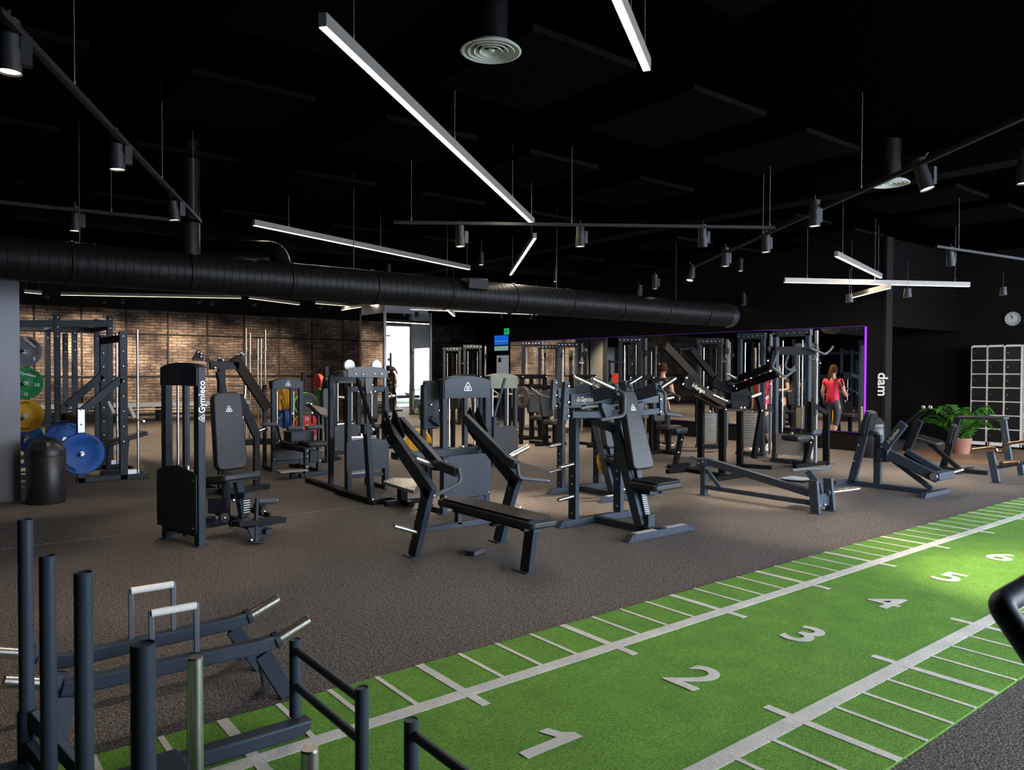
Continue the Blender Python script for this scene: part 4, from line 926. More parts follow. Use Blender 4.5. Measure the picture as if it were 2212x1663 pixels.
# ================================================================ C10: tower machine with triangle emblem, centre
o10 = V((4.36, 6.72, 0)); H10 = cC(1560, 345, y=6.72).z
c10 = thing('leg_press_tower', 'slate weight tower with bright triangle emblem behind the flat bench press', 'weight machine', (4.6, 6.9, 0), 'towers with an arched cover')
w10 = cC(1790, 700, y=6.72).x-4.36
tower(c10, o10, X_, w10, H10, sh=cC(1590, 1030, y=6.70).z+.02, logo=.062, toph=.19, zs=cC(1590, 1000, y=6.8).z, base=.45)
p_ = lambda x, y, yy=6.95: cC(x, y, y=yy)
a_, b_ = p_(1240, 1000), p_(1240, 530)
MB().prism(arch((p_(1310, 700)-p_(1165, 700)).length, .46, .07), p_(1237, 800), X_, Z_, .06).build('side_pad', SHROUD, c10, bevel=.012)
bolts(c10, [p_(1243, 577, 6.91)], (0, -1, 0), .014)
MB().bar(p_(1240, 700, 6.9), p_(1330, 760, 6.9), .05, .05).bar((p_(1240, 800).x, 6.99, .03), (p_(1240, 800).x, 6.99, .75), .06, .06).bar((p_(1240, 800).x, 6.99, .05), (4.4, 6.99, .05), .05, .05).build('side_arm', FRAME, c10, bevel=.004)
# diamond plate platform beside it
dm = mat('diamond_plate', (.38, .37, .34), .45, .5, bump=.6, bscale=45)
pf = thing('step_platform', 'low diamond-plate step left of the emblem tower', 'platform', (4.1, 7.55, 0))
q0 = [cC(805, 1300, z=.24), cC(1090, 1385, z=.24), cC(1150, 1275, z=.24), cC(900, 1262, z=.24)]
MB().quadprism(q0, .035).build('diamond_plate', dm, pf, bevel=.004)
lz = MB()
for i in range(11):
    for j in range(8):
        u_, v_ = (i+.5)/11, (j+.5)/8; c_ = (q0[0]*(1-u_)+q0[1]*u_)*(1-v_)+(q0[3]*(1-u_)+q0[2]*u_)*v_+Z_*.0185
        d_ = V((.016, .016*(1 if (i+j) % 2 else -1), 0)); s_ = V((-d_.y, d_.x, 0))*.28
        lz.add([c_-d_, c_+s_, c_+d_, c_-s_, c_+Z_*.003], [(0, 1, 4), (1, 2, 4), (2, 3, 4), (3, 0, 4)])
lz.build('raised_lozenge', mat('lozenge_steel', (.85, .83, .78), .25, .9), pf)['kind'] = 'stuff'
cx_ = sum((q for q in q0), V())/4
MB().bar((cx_.x, cx_.y, 0), (cx_.x, cx_.y, .22), .09).bar((cx_.x-.22, cx_.y, .03), (cx_.x+.22, cx_.y, .03), .08, .05).bar((cx_.x, cx_.y-.2, .03), (cx_.x, cx_.y+.2, .03), .08, .05).build('pedestal', FRAMEB, pf, bevel=.004)
# ================================================================ C9: standing machine with T shaped head plate and white wheels
c9 = thing('standing_leg_machine', 'open frame machine with a T-shaped bolted head plate and two white wheels', 'weight machine', (4.5, 8.5, 0))
o9 = V((4.17, 8.65, 0)); r9 = cC(842, 900, y=8.65).x; W9 = r9-4.17
zt9 = cC(650, 440, y=8.65).z; zh = cC(650, 240, y=8.6).z
for xx in (4.17+.03, r9-.03):
    MB().bar((xx, 8.65, 0), (xx, 8.65, zt9), .06, .09).build('upright', FRAME, c9, bevel=.005)
    MB().bar((xx, 9.15, 0), (xx, 9.15, zh-.1), .06, .06).build('upright', FRAME, c9, bevel=.005)
MB().bar((4.17, 8.65, zt9), (r9, 8.65, zt9), .06, .07).bar((4.2, 8.65, .2), (r9-.03, 8.65, .2), .04, .04).bar((4.2, 8.65, .03), (4.2, 9.15, .03), .05, .05).bar((r9-.03, 8.65, .03), (r9-.03, 9.15, .03), .05, .05).bar((4.2, 9.15, zh-.15), (r9-.03, 9.15, zh-.15), .05, .05).each('cross_member', FRAME, c9, bevel=.004)
hp = lambda x, y: cC(x, y, y=8.58)
MB().quadprism([hp(470, 330), hp(470, 262), hp(530, 238), hp(650, 228), hp(780, 240), hp(840, 268), hp(840, 330)], .02).quadprism([hp(630, 332), hp(705, 332), hp(700, 480), hp(640, 480)], .02).build('head_plate', mat('grey_plate', (.055, .058, .065), .45), c9, bevel=.002)
bolts(c9, [hp(*p)-Y_*.012 for p in ((540, 303), (606, 303), (716, 300), (780, 298), (697, 402), (570, 462), (612, 468), (683, 470), (722, 460))], (0, -1, 0), .014)
for x_ in (485, 735):
    MB().lathe([(.001, -.02), (.07, -.02), (.075, 0), (.07, .02), (.012, .02), (.001, .02)], cC(x_, 222, y=8.70), (0, -1, 0), 28).build('white_wheel', WHITEP, c9)
MB().prism(arch((cC(838, 1000, y=8.6)-cC(472, 1000, y=8.6)).length, (cC(600, 920, y=8.6)-cC(600, 1180, y=8.6)).length, .04), cC(655, 1180, y=8.6), X_, Z_, .012).build('front_shroud', SHROUD, c9, bevel=.002)
guides(c9, (4.17+W9/2, 8.82, 0), X_, W9-.06, zt9+.05, .2, cC(650, 890, y=8.7).z)
MB().bar(hp(560, 345), cC(715, 790, y=8.0), .035, .05).build('swing_lever', FRAMEB, c9, bevel=.003)
MB().bar(cC(648, 760, y=7.80), (4.05, 7.74, 0), .055, .10).box(tuple(cC(648, 800, y=7.80)-V((.05, .05, .06))), tuple(cC(648, 800, y=7.80)+V((.05, .05, .05)))).build('front_post', FRAME, c9, bevel=.004)
bolts(c9, [cC(715, 812, y=7.9), cC(700, 800, y=7.85), cC(712, 1455, y=7.70)], (0, -1, 0), .016)
MB().bar((4.05, 7.74, .04), (4.05, 8.65, .04), .06, .06).bar(cC(700, 1485, z=.03), cC(965, 1425, z=.03), .06, .05).bar(cC(110, 1275, z=.03), cC(470, 1390, z=.03), .08, .05).build('base_rail', FRAMEB, c9, bevel=.004)
# ================================================================ C11: pale-covered tower behind
c11 = thing('rear_tower_machine', 'weight tower with a pale olive arched cover behind the emblem tower', 'weight machine', (7.9, 10, 0), 'towers with an arched cover')
b11 = P(1113, 996, z=0); y11 = b11.y; x11 = P(1058, 900, y=y11).x; x12 = P(1119, 900, y=y11).x
olive = mat('pale_olive_cover', (.20, .20, .14), .5)
tower(c11, (x11, y11, 0), X_, x12-x11, P(1090, 812, y=y11).z, sh=.62, top=olive, shroud=SHROUDK, emb=None, toph=.20, zs=.55)
MB().bar(P(1091, 817, y=y11-.3), P(1068, 900, y=y11-.3), .03, .04).bar(P(1068, 900, y=y11-.3), (P(1068, 900, y=y11-.3).x, y11-.3, .05), .06, .07).bar((P(1068, 900, y=y11-.3).x, y11-.3, .04), (P(1068, 900, y=y11-.3).x, y11, .04), .06, .06).build('swing_lever', FRAME, c11, bevel=.003)
# ================================================================ C12: leg curl machine
c12 = thing('leg_curl_machine', 'seated leg machine with roller pads in front of the coloured plates', 'leg machine', (4.3, 11, 0))
y12 = 11.15; x0_ = P(588, 900, y=y12).x; x1_ = P(656, 900, y=y12).x
H12 = P(622, 827, y=y12).z
tower(c12, (x0_, y12, 0), X_, x1_-x0_, H12, sh=.45, shroud=SHROUDK, logo=.05, toph=.10, zs=.42, base=.4)
kk = lambda x, y, yy: cK(x, y, y=yy)
MB().box((x0_+.15, 10.78, .34), (x1_+.02, 11.08, .62)).build('side_shroud', SHROUD, c12, bevel=.01)
pad(c12, kk(1060, 1310, 10.45), X_, Y_, .34, .34, .06, 'seat_pad')
pad(c12, kk(1140, 1150, 10.65)+Z_*.04, X_, Z_, .08, .42, .06, 'backrest', board=False)
roller(c12, kk(720, 1125, 10.5), kk(920, 1120, 10.5), .035); roller(c12, kk(965, 1115, 10.5), kk(1160, 1100, 10.5), .035); roller(c12, kk(395, 1078, 10.6), kk(590, 1075, 10.6), .028)
MB().path([kk(590, 1075, 10.6), kk(640, 1290, 10.6), kk(820, 1335, 10.6), kk(930, 1320, 10.6)], .018, n=10, bend=.05).build('swing_arm', FRAMEB, c12)
la, lb = kk(965, 1640, 10.3), kk(1130, 1640, 10.5)
MB().bar((la.x, la.y, 0), (la.x, la.y, .42), .06, .07).bar((lb.x, lb.y, 0), (lb.x, lb.y, .44), .06, .07).bar((la.x-.1, la.y-.02, .03), (lb.x+.2, lb.y-.02, .03), .06, .05).bar((la.x, la.y, .38), (la.x, 11.1, .38), .06, .06).bar((lb.x, lb.y, .05), (lb.x, 11.3, .05), .06, .06).box((la.x+.06, la.y, .20), (la.x+.18, la.y+.1, .38)).build('frame', FRAME, c12, bevel=.004)
bolts(c12, [(la.x, la.y-.035, z) for z in (.15, .3, .38)]+[(lb.x, lb.y-.035, z) for z in (.2, .36, .41)], (0, -1, 0), .013)
MB().box((la.x-.42, la.y-.12, .10), (la.x-.02, la.y+.10, .12)).build('foot_platform', dm, c12, bevel=.003)
MB().bar((la.x-.2, la.y, 0), (la.x-.2, la.y, .10), .06).build('platform_leg', FRAMEB, c12)
peg(c12, kk(785, 1060, 10.7), kk(785, 935, 10.7), .012, 'upright_handle', collar=False, m=FRAMEB); peg(c12, kk(1037, 1060, 10.7), kk(1037, 925, 10.7), .012, 'upright_handle', collar=False, m=FRAMEB)
bolts(c12, [kk(785, 935, 10.7), kk(1037, 925, 10.7)], (0, -1, 0), .02)
# ================================================================ C16: black tower machine
c16 = thing('black_tower_machine', 'black seated weight machine left of the T-shaped head plate machine', 'weight machine', (5.8, 12, 0), 'towers with an arched cover')
y16 = 11.9; xa_ = P(722, 900, y=y16).x; xb_ = P(752, 900, y=y16).x
tower(c16, (xa_, y16, 0), V((1, 0, 0)), .5, P(735, 808, y=y16).z, sh=.62, shroud=SHROUDK, top=SHROUDK, emb=None, zs=.6, fm=FRAMEB)
bq = P(708, 900, y=11.7); MB().prism([(-.10, 0), (.10, 0), (.14, .5), (.10, .68), (-.06, .68), (-.12, .4)], (bq.x, 11.7, .75), X_, Z_, .10).build('backrest', VINYL, c16, bevel=.02)
MB().bar((bq.x, 11.7, 0), (bq.x, 11.75, 1.6), .07).bar(P(702, 835, y=11.6), P(738, 812, y=11.9), .08, .12).bar((bq.x-.1, 11.7, .03), (xa_+.1, 11.9, .03), .07, .06).build('frame', FRAMEB, c16, bevel=.004)
bs = P(690, 888, y=11.4); MB().quadprism([bs+V((-.2, 0, .10)), bs+V((.08, 0, .02)), bs+V((.1, 0, -.1)), bs+V((-.02, 0, -.08))], .22).build('arm_pad', mat('brown_vinyl', (.16, .11, .075), .5), c16, bevel=.01)
# ================================================================ C13: lever machine behind the black-faced tower
c13 = thing('high_row_machine', 'plate-loaded lever machine with a long brown-lit slanted arm in front of the bricks', 'lever machine', (3.4, 9.6, 0))
y13 = 9.6; b3 = lambda x, y, yy=9.6: cB(x, y, y=yy)
MB().bar(b3(655, 130), b3(915, 520), .07, .12).build('long_arm', mat('lamp_tinted_coat', (.030, .023, .017), .5, spec=.04), c13, bevel=.004)  # brown of the warm lamp light is put into the coat colour
MB().bar(b3(470, 195), b3(690, 190), .07, .09).bar(b3(540, 235), b3(575, 400), .10, .07).bar(b3(440, 150), b3(530, 185), .03, .04).bar(b3(550, 185), b3(680, 150), .03, .04).build('pivot_beam', FRAMEB, c13, bevel=.004)
MB().quadprism([b3(335, 150), b3(375, 75), b3(415, 100), b3(415, 160)], .05).quadprism([b3(520, 200), b3(540, 130), b3(565, 160), b3(570, 200)], .05).quadprism([b3(690, 140), b3(710, 90), b3(728, 110), b3(725, 165)], .05).build('pivot_block', FRAMEB, c13, bevel=.003)
bolts(c13, [b3(*p, 9.55) for p in ((378, 90), (402, 102), (400, 125), (540, 135), (568, 150), (510, 210), (708, 95), (722, 105))], (0, -1, 0), .016)
cxx = b3(560, 400)
MB().bar((cxx.x, 9.6, 0), (cxx.x, 9.6, cxx.z+.3), .08, .09).bar((cxx.x-.5, 9.6, .03), (cxx.x+.6, 9.6, .03), .08, .06).bar((cxx.x, 9.0, .03), (cxx.x, 10.2, .03), .08, .06).bar(b3(690, 420), b3(830, 720), .07, .10).bar(b3(830, 720), (b3(830, 720).x, 9.6, .03), .07, .07).build('frame', FRAMEB, c13, bevel=.004)
MB().tube(b3(745, 345), b3(720, 668), .012, n=10).tube(b3(620, 345), b3(740, 347), .010, n=8).build('guide_rod', CHROME, c13)
peg(c13, b3(905, 668), b3(812, 700), .022)
# ================================================================ plates
def plate_mat(n, c): return mat('plate_'+n, c, .55)
PC = {'grey': plate_mat('grey', (.12, .125, .13)), 'green': plate_mat('green', (.010, .20, .055)), 'yellow': plate_mat('yellow', (.72, .38, .012)),
      'blue': plate_mat('blue', (.004, .085, .38)), 'red': plate_mat('red', (.62, .03, .02)), 'black': plate_mat('black', (.02, .02, .022)), 'lime': plate_mat('lime', (.16, .55, .05)),
      'charcoal': plate_mat('charcoal', (.05, .05, .055)), 'orange': plate_mat('orange', (.7, .22, .02))}
def plate(c, ax, r, t, col, label, group=None, slots=2, letters=None, hub=.035, up=None, ring=True):
    c = V(c); ax = V(ax).normalized()
    o = thing('weight_plate', label, 'weight plate', c, group)
    prof = [(.001, -t/2), (hub, -t/2), (hub+.01, -t*.36), (r*.62, -t*.36), (r*.66, -t/2), (r-.008, -t/2), (r, -t/2+.008), (r, t/2-.008), (r-.008, t/2), (r*.66, t/2), (r*.62, t*.36), (hub+.01, t*.36), (hub, t/2), (.001, t/2)]
    MB().lathe(prof, c, ax, 44).build('disc', PC[col], o)
    if ring: MB().lathe([(.024, t/2+.0005), (hub-.002, t/2+.0005), (hub-.002, t/2+.004), (.024, t/2+.004), (.024, t/2-.004), (.001, t/2-.004)], c, ax, 24).build('steel_hub', STEEL, o)
    ref = Z_ if abs(ax.z) < .9 else X_
    a = ref.cross(ax).normalized(); b = ax.cross(a)
    rot = up or 0
    for k in range(slots):
        th = rot+k*2*PI/slots; pts = []
        for i in range(9): q = th-.36+.72*i/8; pts.append((math.cos(q)*r*.90, math.sin(q)*r*.90))
        for i in range(9): q = th+.30-.60*i/8; pts.append((math.cos(q)*r*.74, math.sin(q)*r*.74))
        vs = [c+a*u+b*v+ax*(t/2+.0008) for u, v in pts]; MB().add(vs, [tuple(range(len(vs)))]).build('grip_slot', mat('slot_shade_'+col, tuple(x*.35 for x in PC[col].node_tree.nodes['Principled BSDF'].inputs['Base Color'].default_value[:3]), .7), o)  # slot is a flat face, recess shade put into its darker colour
    if letters:
        for s, (u, v), rt, size, sx in letters:
            ca, sa = math.cos(rt), math.sin(rt)
            text(s, size, WHITE, o, c+a*u*r+b*v*r+ax*(t/2+.0012), a*ca+b*sa, b*ca-a*sa, 'number_lettering', bold=size*.02)
    return o
yv = V((0, -1, 0))
# rack plates, stored on the near side of the rack behind the wall block
g1 = P(53, 768, y=10.75); g1 = P(53, 768, D=11.3)
sp_ = thing('plate_post', 'dark post with pegs holding the grey, green and yellow plates', 'plate stand', (P(60, 900, D=11.6).x, P(60, 900, D=11.6).y, 0))
w0_ = P(58, 900, D=11.75)
MB().bar((w0_.x, w0_.y, 0), (w0_.x, w0_.y, 2.0), .08).bar((w0_.x-.3, w0_.y, .03), (w0_.x+.25, w0_.y, .03), .08, .06).build('stand_frame', FRAME, sp_, bevel=.004)
for py_ in (768, 836, 906, 953):
    a_ = P(54, py_, D=11.75); b_ = P(54, py_, D=11.05); peg(sp_, V((w0_.x, w0_.y-.03, a_.z)), V((b_.x, b_.y, a_.z)), .018)
for (px, py, r_px, col, D_, lt, lb) in (
    (52, 768, 33, 'grey', 11.3, [('Gymleco', (.30, .62), -.75, .055, 1), ('5', (.55, -.45), 0, .06, 1)], 'grey weight plate, topmost of the column beside the charcoal wall block'),
    (55, 836, 34, 'green', 11.3, [('Gymleco', (.15, .55), -.25, .055, 1), ('10', (.60, -.12), 0, .07, 1), ('10', (.0, -.70), 0, .06, 1)], 'green weight plate marked 10 beside the charcoal wall block'),
    (55, 906, 35, 'yellow', 11.2, None, 'yellow weight plate above the dark domed bin')):
    c_ = P(px, py, D=D_); plate(c_, (-.1, -1, 0), r_px*D_/FOC, .04, col, lb, 'plates on the rack side', letters=lt, up=PI/2 if col == 'yellow' else .9)
# ================================================================ rack / smith machine on the left
rk = thing('smith_machine', 'slate smith machine with slanted braces and chrome guide rods holding a blue plate', 'weight rack', (2.0, 12.2, 0))
ya, yb = 11.6, 12.95
k_ = lambda x, y, yy: cA(x, y, y=yy)
for yy, xs_ in ((ya, ((940, 290, 1415), (618, 880, 1455))), (yb, ((790, 320, 1330), (490, 850, 1160)))):
    m0, m1 = k_(xs_[0][0], xs_[0][1], yy), k_(xs_[0][0], 900, yy); mx_ = (m0.x+m1.x)/2
    s0, s1 = k_(xs_[1][0], xs_[1][1], yy), None; sx_ = s0.x
    MB().bar((mx_, yy, 0), (mx_, yy, m0.z), .10, .08).build('upright', FRAME, rk, bevel=.006)
    MB().bar((sx_, yy, 0), (sx_, yy, s0.z), .10, .08).build('front_post', FRAME, rk, bevel=.006)
    MB().bar((sx_+.02, yy, s0.z-.04), (mx_-.02, yy, m0.z-(.66 if yy == ya else .62)), .08, .10).build('slanted_brace', FRAME, rk, bevel=.006)
    MB().bar((sx_-.06, yy, .035), (mx_+.32, yy, .035), .08, .07).build('base_rail', FRAME, rk, bevel=.006)
    bolts(rk, [(mx_-.01, yy-.045, z) for z in [m0.z-.07-.21*i for i in range(8)]], (0, -1, 0), .014)
    rx = mx_+.185
    MB().tube((rx, yy, .07), (rx, yy, m0.z+.03), .016, n=14).build('guide_rod', CHROME, rk)
    MB().tube((rx, yy, .0), (rx, yy, .12), .026, n=14).box((mx_+.05, yy-.03, .07), (mx_+.16, yy+.03, .13)).build('rod_foot', STEEL, rk)
    MB().quadprism([(rx-.14, yy, m0.z-1.02), (rx-.10, yy, m0.z-1.02), (rx-.02, yy, m0.z-1.20), (rx-.06, yy, m0.z-1.22)], .03).build('bar_hook', mat('cream_hook', (.55, .52, .45), .4), rk)
    if yy == ya: A_ = (mx_, m0.z, sx_, s0.z)
mx_, mz_, sx_, sz_ = A_
MB().bar((mx_-.02, ya, mz_-.10), (mx_-.02, yb, mz_-.10), .06, .10).bar((sx_, ya, sz_-.18), (sx_, yb, sz_-.18), .06, .10).bar((mx_+.3, ya, .035), (mx_+.3, yb, .035), .06, .06).build('cross_member', FRAMEB, rk, bevel=.005)
MB().tube((mx_+.17, ya-.45, mz_-1.24), (mx_+.17, yb+.45, mz_-1.24), .014, n=12).build('guided_bar', CHROME, rk)
bolts(rk, [(sx_, ya-.045, z) for z in (sz_-.02, sz_-.22)], (0, -1, 0), .014)
MB().box((sx_-.04, ya-.05, sz_-.33), (sx_+.04, ya-.042, sz_-.02)).build('perforated_plate', STEEL, rk)
pc_ = k_(625, 1228, 11.0)
peg(rk, (pc_.x, ya-.04, pc_.z), (pc_.x, 10.88, pc_.z), .024)
plate((pc_.x, 10.98, pc_.z), (0, -1, 0), .265, .05, 'blue', 'large blue weight plate on the front peg of the smith machine', None, up=.9)
pc2 = k_(500, 1120, 12.3); plate((pc2.x, 12.35, pc2.z), (0, -1, 0), .25, .05, 'blue', 'blue weight plate half hidden behind the large blue one', None, up=.9)
pc3 = P(60, 953, D=11.4); plate(pc3, (-.1, -1, 0), .22, .045, 'blue', 'blue weight plate peeking out above the dark domed bin', None)
# bench in the rack
bn = thing('weight_bench', 'dark weight bench with a sloping pad inside the smith machine', 'bench', (2.6, 12.2, 0))
s0, s1 = k_(770, 1170, 12.2), k_(1115, 1062, 12.2)
MB().bar(s0, s1, .30, .06).build('bench_pad', VINYL, bn, bevel=.012)
s2_, s3_ = k_(480, 1370, 12.2), k_(900, 1340, 12.2)
MB().bar((s0.x, 12.2, .04), (s1.x-.1, 12.2, .04), .07, .06).bar((s0.x+.1, 12.2, .05), (s0.x+.12, 12.2, s0.z), .06).bar((s1.x-.3, 12.2, .05), (s1.x-.25, 12.2, s1.z-.1), .06).bar((s1.x-.1, 12.0, .03), (s1.x-.1, 12.4, .03), .06, .05).build('bench_frame', FRAME, bn, bevel=.004)
# power rack behind
pr = thing('power_rack', 'tall slate power rack with bolted posts behind the plates', 'weight rack', (1.5, 14.4, 0))
yp, yq = 13.9, 15.2
for cx_, yy, top in ((430, yp, 165), (833, yp, 175), (358, yq, 190), (735, yq, 200), (565, yq+.01, 285), (495, yq+1.1, 310)):
    t_ = k_(cx_, top, yy); MB().bar((t_.x, yy, 0), (t_.x, yy, t_.z), .085, .08).build('upright', FRAME, pr, bevel=.006)
    bolts(pr, [(t_.x, yy-.045, t_.z-d) for d in (.05, .2, .35)], (0, -1, 0), .015)
l_, r_ = k_(120, 240, yp), k_(830, 232, yp)
MB().bar((l_.x, yp, l_.z), (r_.x, yp, r_.z), .07, .11).bar((l_.x, yq, l_.z), (r_.x, yq, l_.z), .07, .10).bar((r_.x, yp, l_.z), (r_.x, yq, l_.z), .07, .08).bar((k_(430, 240, yp).x, yp, l_.z), (k_(430, 240, yp).x, yq, l_.z), .07, .08).build('top_beam', FRAME, pr, bevel=.006)
MB().bar((l_.x, yp, .04), (r_.x, yp, .04), .07, .07).bar((l_.x, yq, .04), (r_.x, yq, .04), .07, .07).build('base_rail', FRAME, pr, bevel=.005)
# ================================================================ bins
def bin_(c, label, r=.20, h=.76):
    t = thing('litter_bin', label, 'bin', c, 'domed litter bins')
    body = mat('bin_black', (.016, .017, .021), .38)
    MB().lathe([(.001, 0), (r*.98, 0), (r, .01), (r, h-.22), (r*.985, h-.215)], c, n=40).build('body', body, t)
    pr_ = [(r*1.0, h-.212), (r, h-.19)]+[(r*math.cos(a), h-.19+.19*math.sin(a)) for a in [i*PI/2/10 for i in range(1, 10)]]+[(.001, h)]
    MB().lathe(pr_, c, n=40).build('dome_lid', body, t)
    d = V((-c[0], -c[1], 0)).normalized(); d = V((d.x*.8-d.y*.6, d.y*.8+d.x*.6, 0))
    ang = V((-.5, -.85, 0)).normalized()
    MB().prism(rrect(.16, .10, .03), V(c)+ang*(r*.88)+Z_*(h-.10), Z_.cross(ang)*-1 if False else ang.cross(Z_), (Z_-ang*.75).normalized() if False else Z_+ang*-.55, .02).build('lid_opening', mat('bin_opening', (.003, .003, .003), .8), t)
bin_((1.123, 10.10, 0), 'black domed litter bin beside the charcoal wall block')
bin_((13.55, 6.62, 0), 'dark domed litter bin beside the purple lit wall end')
# ================================================================ lockers, clock, plant, lettering
LK = mat('locker_cream', (.80, .76, .68), .5); LD = mat('locker_door_black', (.010, .009, .008), .38)
yL = 6.37
for n_, lab in ((0, 'black-door locker bank with pale frames beside the potted plant'), (1, 'black-door locker bank cut off by the right edge')):
    t = thing('locker_bank', lab, 'lockers', (17.45, yL-.46-n_*.952, 0), 'locker banks')
    y0 = yL-n_*.952; W3 = .31
    z0 = .05; pit = .281; zt_ = z0+.07+7*pit+.02
    fr = MB().box((17.22, y0-.925, z0), (17.74, y0, z0+.06)).box((17.22, y0-.925, zt_-.02), (17.74, y0, zt_)).box((17.70, y0-.925, z0), (17.74, y0, zt_))
    for i in range(4):
        yy = y0-i*W3 if i < 3 else y0-.925
        fr.box((17.22, yy-(.020 if i else .030), z0), (17.72, yy+(.020 if 0 < i < 3 else 0)+(.02 if i == 3 else 0), zt_))
    for j in range(8): fr.box((17.225, y0-.925, z0+.05+j*pit-.0), (17.72, y0, z0+.05+j*pit+.020))
    fr.build('locker_frame', LK, t)
    MB().box((17.28, y0-.90, 0), (17.70, y0-.03, z0)).build('plinth', LD, t)
    for i in range(3):
        for j in range(7):
            ya_ = y0-i*W3-(.034 if i == 0 else .026); zz0 = z0+.05+j*pit+.024
            d = MB().box((17.205, ya_-.252, zz0), (17.222, ya_, zz0+pit-.030)).build('locker_door', LD, t)
            MB().tube((17.205, ya_-.045, zz0+.13), (17.18, ya_-.045, zz0+.13), .017, n=12).build('lock_knob', CHROME, d)
ck = P(2187, 680, x=17.74); t = thing('wall_clock', 'round pale wall clock on the black wall above the lockers', 'clock', ck)
MB().lathe([(.001, 0), (.14, 0), (.145, .012), (.145, .03), (.132, .032), (.130, .02), (.001, .02)], ck, (-1, 0, 0), 40).build('clock_rim', mat('clock_grey', (.35, .35, .35), .5), t)
MB().lathe([(.001, .021), (.129, .021), (.129, .0215), (.001, .022)], ck, (-1, 0, 0), 36).build('dial', mat('clock_face', (.62, .62, .60), .5), t)
tk = MB()
for i in range(12):
    a = i*PI/6; d = V((0, math.sin(a), math.cos(a))); c_ = ck+V((-.0235, 0, 0)); tk.bar(c_+d*.095, c_+d*.118, .012, .002, ref=(1, 0, 0))
tk.bar(ck+V((-.025, 0, 0)), ck+V((-.025, .012, .06)), .012, .003, ref=(1, 0, 0)).bar(ck+V((-.025, 0, 0)), ck+V((-.025, .03, .085)), .008, .003, ref=(1, 0, 0))
tk.build('clock_hands', RUBBER, t)
# palm
pp = P(2078, 972, z=0); t = thing('potted_palm', 'leafy palm in a brown pot beside the lockers', 'potted plant', pp)
MB().lathe([(.001, 0), (.13, 0), (.17, .27), (.175, .28), (.175, .30), (.155, .30), (.15, .26), (.001, .26)], pp, n=32).build('pot', mat('brown_pot', (.28, .13, .09), .5, var=.2), t)
MB().lathe([(.001, .262), (.15, .262), (.15, .268), (.001, .268)], pp, n=24).build('soil', mat('soil', (.02, .014, .01), .9), t)
LEAFM = mat('palm_leaf', (.035, .14, .012), .5, var=.3, vscale=20)
random.seed(5)
for k in range(34):
    a = k*2.4+random.random()*.4; L = .30+.42*random.random(); rise = .32+.42*random.random()
    base = pp+Z_*.27; pts = []
    for i in range(9):
        s = i/8; pts.append(base+V((math.cos(a)*L*s, math.sin(a)*L*s, rise*math.sin(s*2.1)*.85+.05*s)))
    fm = MB().path(pts, .005, n=5, bend=.0, k=1)
    for i in range(1, 9):
        p = pts[i]; d = (pts[i]-pts[i-1]).normalized(); sd = d.cross(Z_).normalized()
        for s in (-1, 1):
            for f_ in (0, .5):
                q = p-d*f_*(pts[i]-pts[i-1]).length; tip = q+sd*s*(.15-.010*i)+d*.09-Z_*.045; w_ = d*.014
                fm.add([q-w_, q+w_, (q+tip)/2+w_*1.1+Z_*.01, tip, (q+tip)/2-w_*1.1+Z_*.01], [(0, 1, 2, 4), (4, 2, 3)])
    fm.build('frond', LEAFM, t)
tx = P(1917, 824, x=14.26)
sg = text('dam', .26, WHITE, None, (14.262, 6.795, tx.z), (0, 0, -1), (0, -1, 0) if False else (0, -1, 0), 'wall_lettering', bold=.006)
sg['label'] = 'small white vertical letters on the dark corner beside the bin'; sg['category'] = 'lettering'
# TV, poster and exit sign on the passage wall
def wallx(px, py): return P(px, py, x=18.58)
a_, b_ = wallx(1070, 724), wallx(1100, 764)
t = thing('wall_television', 'blue television screen on the far passage wall', 'television', (a_+b_)/2)
MB().box((18.50, b_.y-.05, b_.z+.1), (18.58, a_.y, a_.z)).build('casing', SHROUDK, t, bevel=.005)
yy0, yy1 = b_.y-.02, a_.y-.03; zz0, zz1 = b_.z+.13, a_.z-.03
MB().box((18.492, yy0, zz0+(zz1-zz0)*.38), (18.50, yy1, zz1)).build('screen', mat('tv_blue', (.0, .1, .5), .4, emit=(.01, .13, .75), es=.3), t)
MB().box((18.491, yy0, zz0+(zz1-zz0)*.60), (18.50, yy1, zz0+(zz1-zz0)*.63)).box((18.491, yy0, zz0), (18.50, yy1, zz0+(zz1-zz0)*.30)).build('screen_band', mat('tv_pale', (.3, .5, .4), .4, emit=(.25, .45, .35), es=.25), t)
a_, b_ = wallx(1074, 800-32), wallx(1099, 838)
t = thing('notice_board', 'white notice board with printed sheets below the television', 'notice board', (a_+b_)/2)
MB().box((18.54, b_.y, b_.z), (18.58, a_.y, a_.z)).build('board', mat('board_white_glow', (.6, .62, .64), .5, emit=(.5, .55, .6), es=.12), t, bevel=.003)  # faint glow added to the board, which is no lamp
MB().box((18.53, a_.y-.30, a_.z-.28), (18.54, a_.y-.12, a_.z-.1)).box((18.53, a_.y-.30, b_.z+.12), (18.54, a_.y-.14, b_.z+.36)).build('printed_sheet', mat('print_grey', (.1, .1, .1), .6), t)
a_ = wallx(1095, 716)
t = thing('exit_sign', 'small green lit exit sign above the television', 'exit sign', a_)
MB().box((18.52, a_.y-.14, a_.z-.12), (18.58, a_.y+.14, a_.z+.12)).build('sign_box', mat('exit_green', (.02, .3, .1), .4, emit=(.02, .45, .16), es=.35), t)
MB().box((18.515, a_.y-.08, a_.z-.06), (18.52, a_.y-.04, a_.z+.07)).box((18.515, a_.y+.03, a_.z-.06), (18.52, a_.y+.07, a_.z+.07)).build('pictogram', WHITE, t)
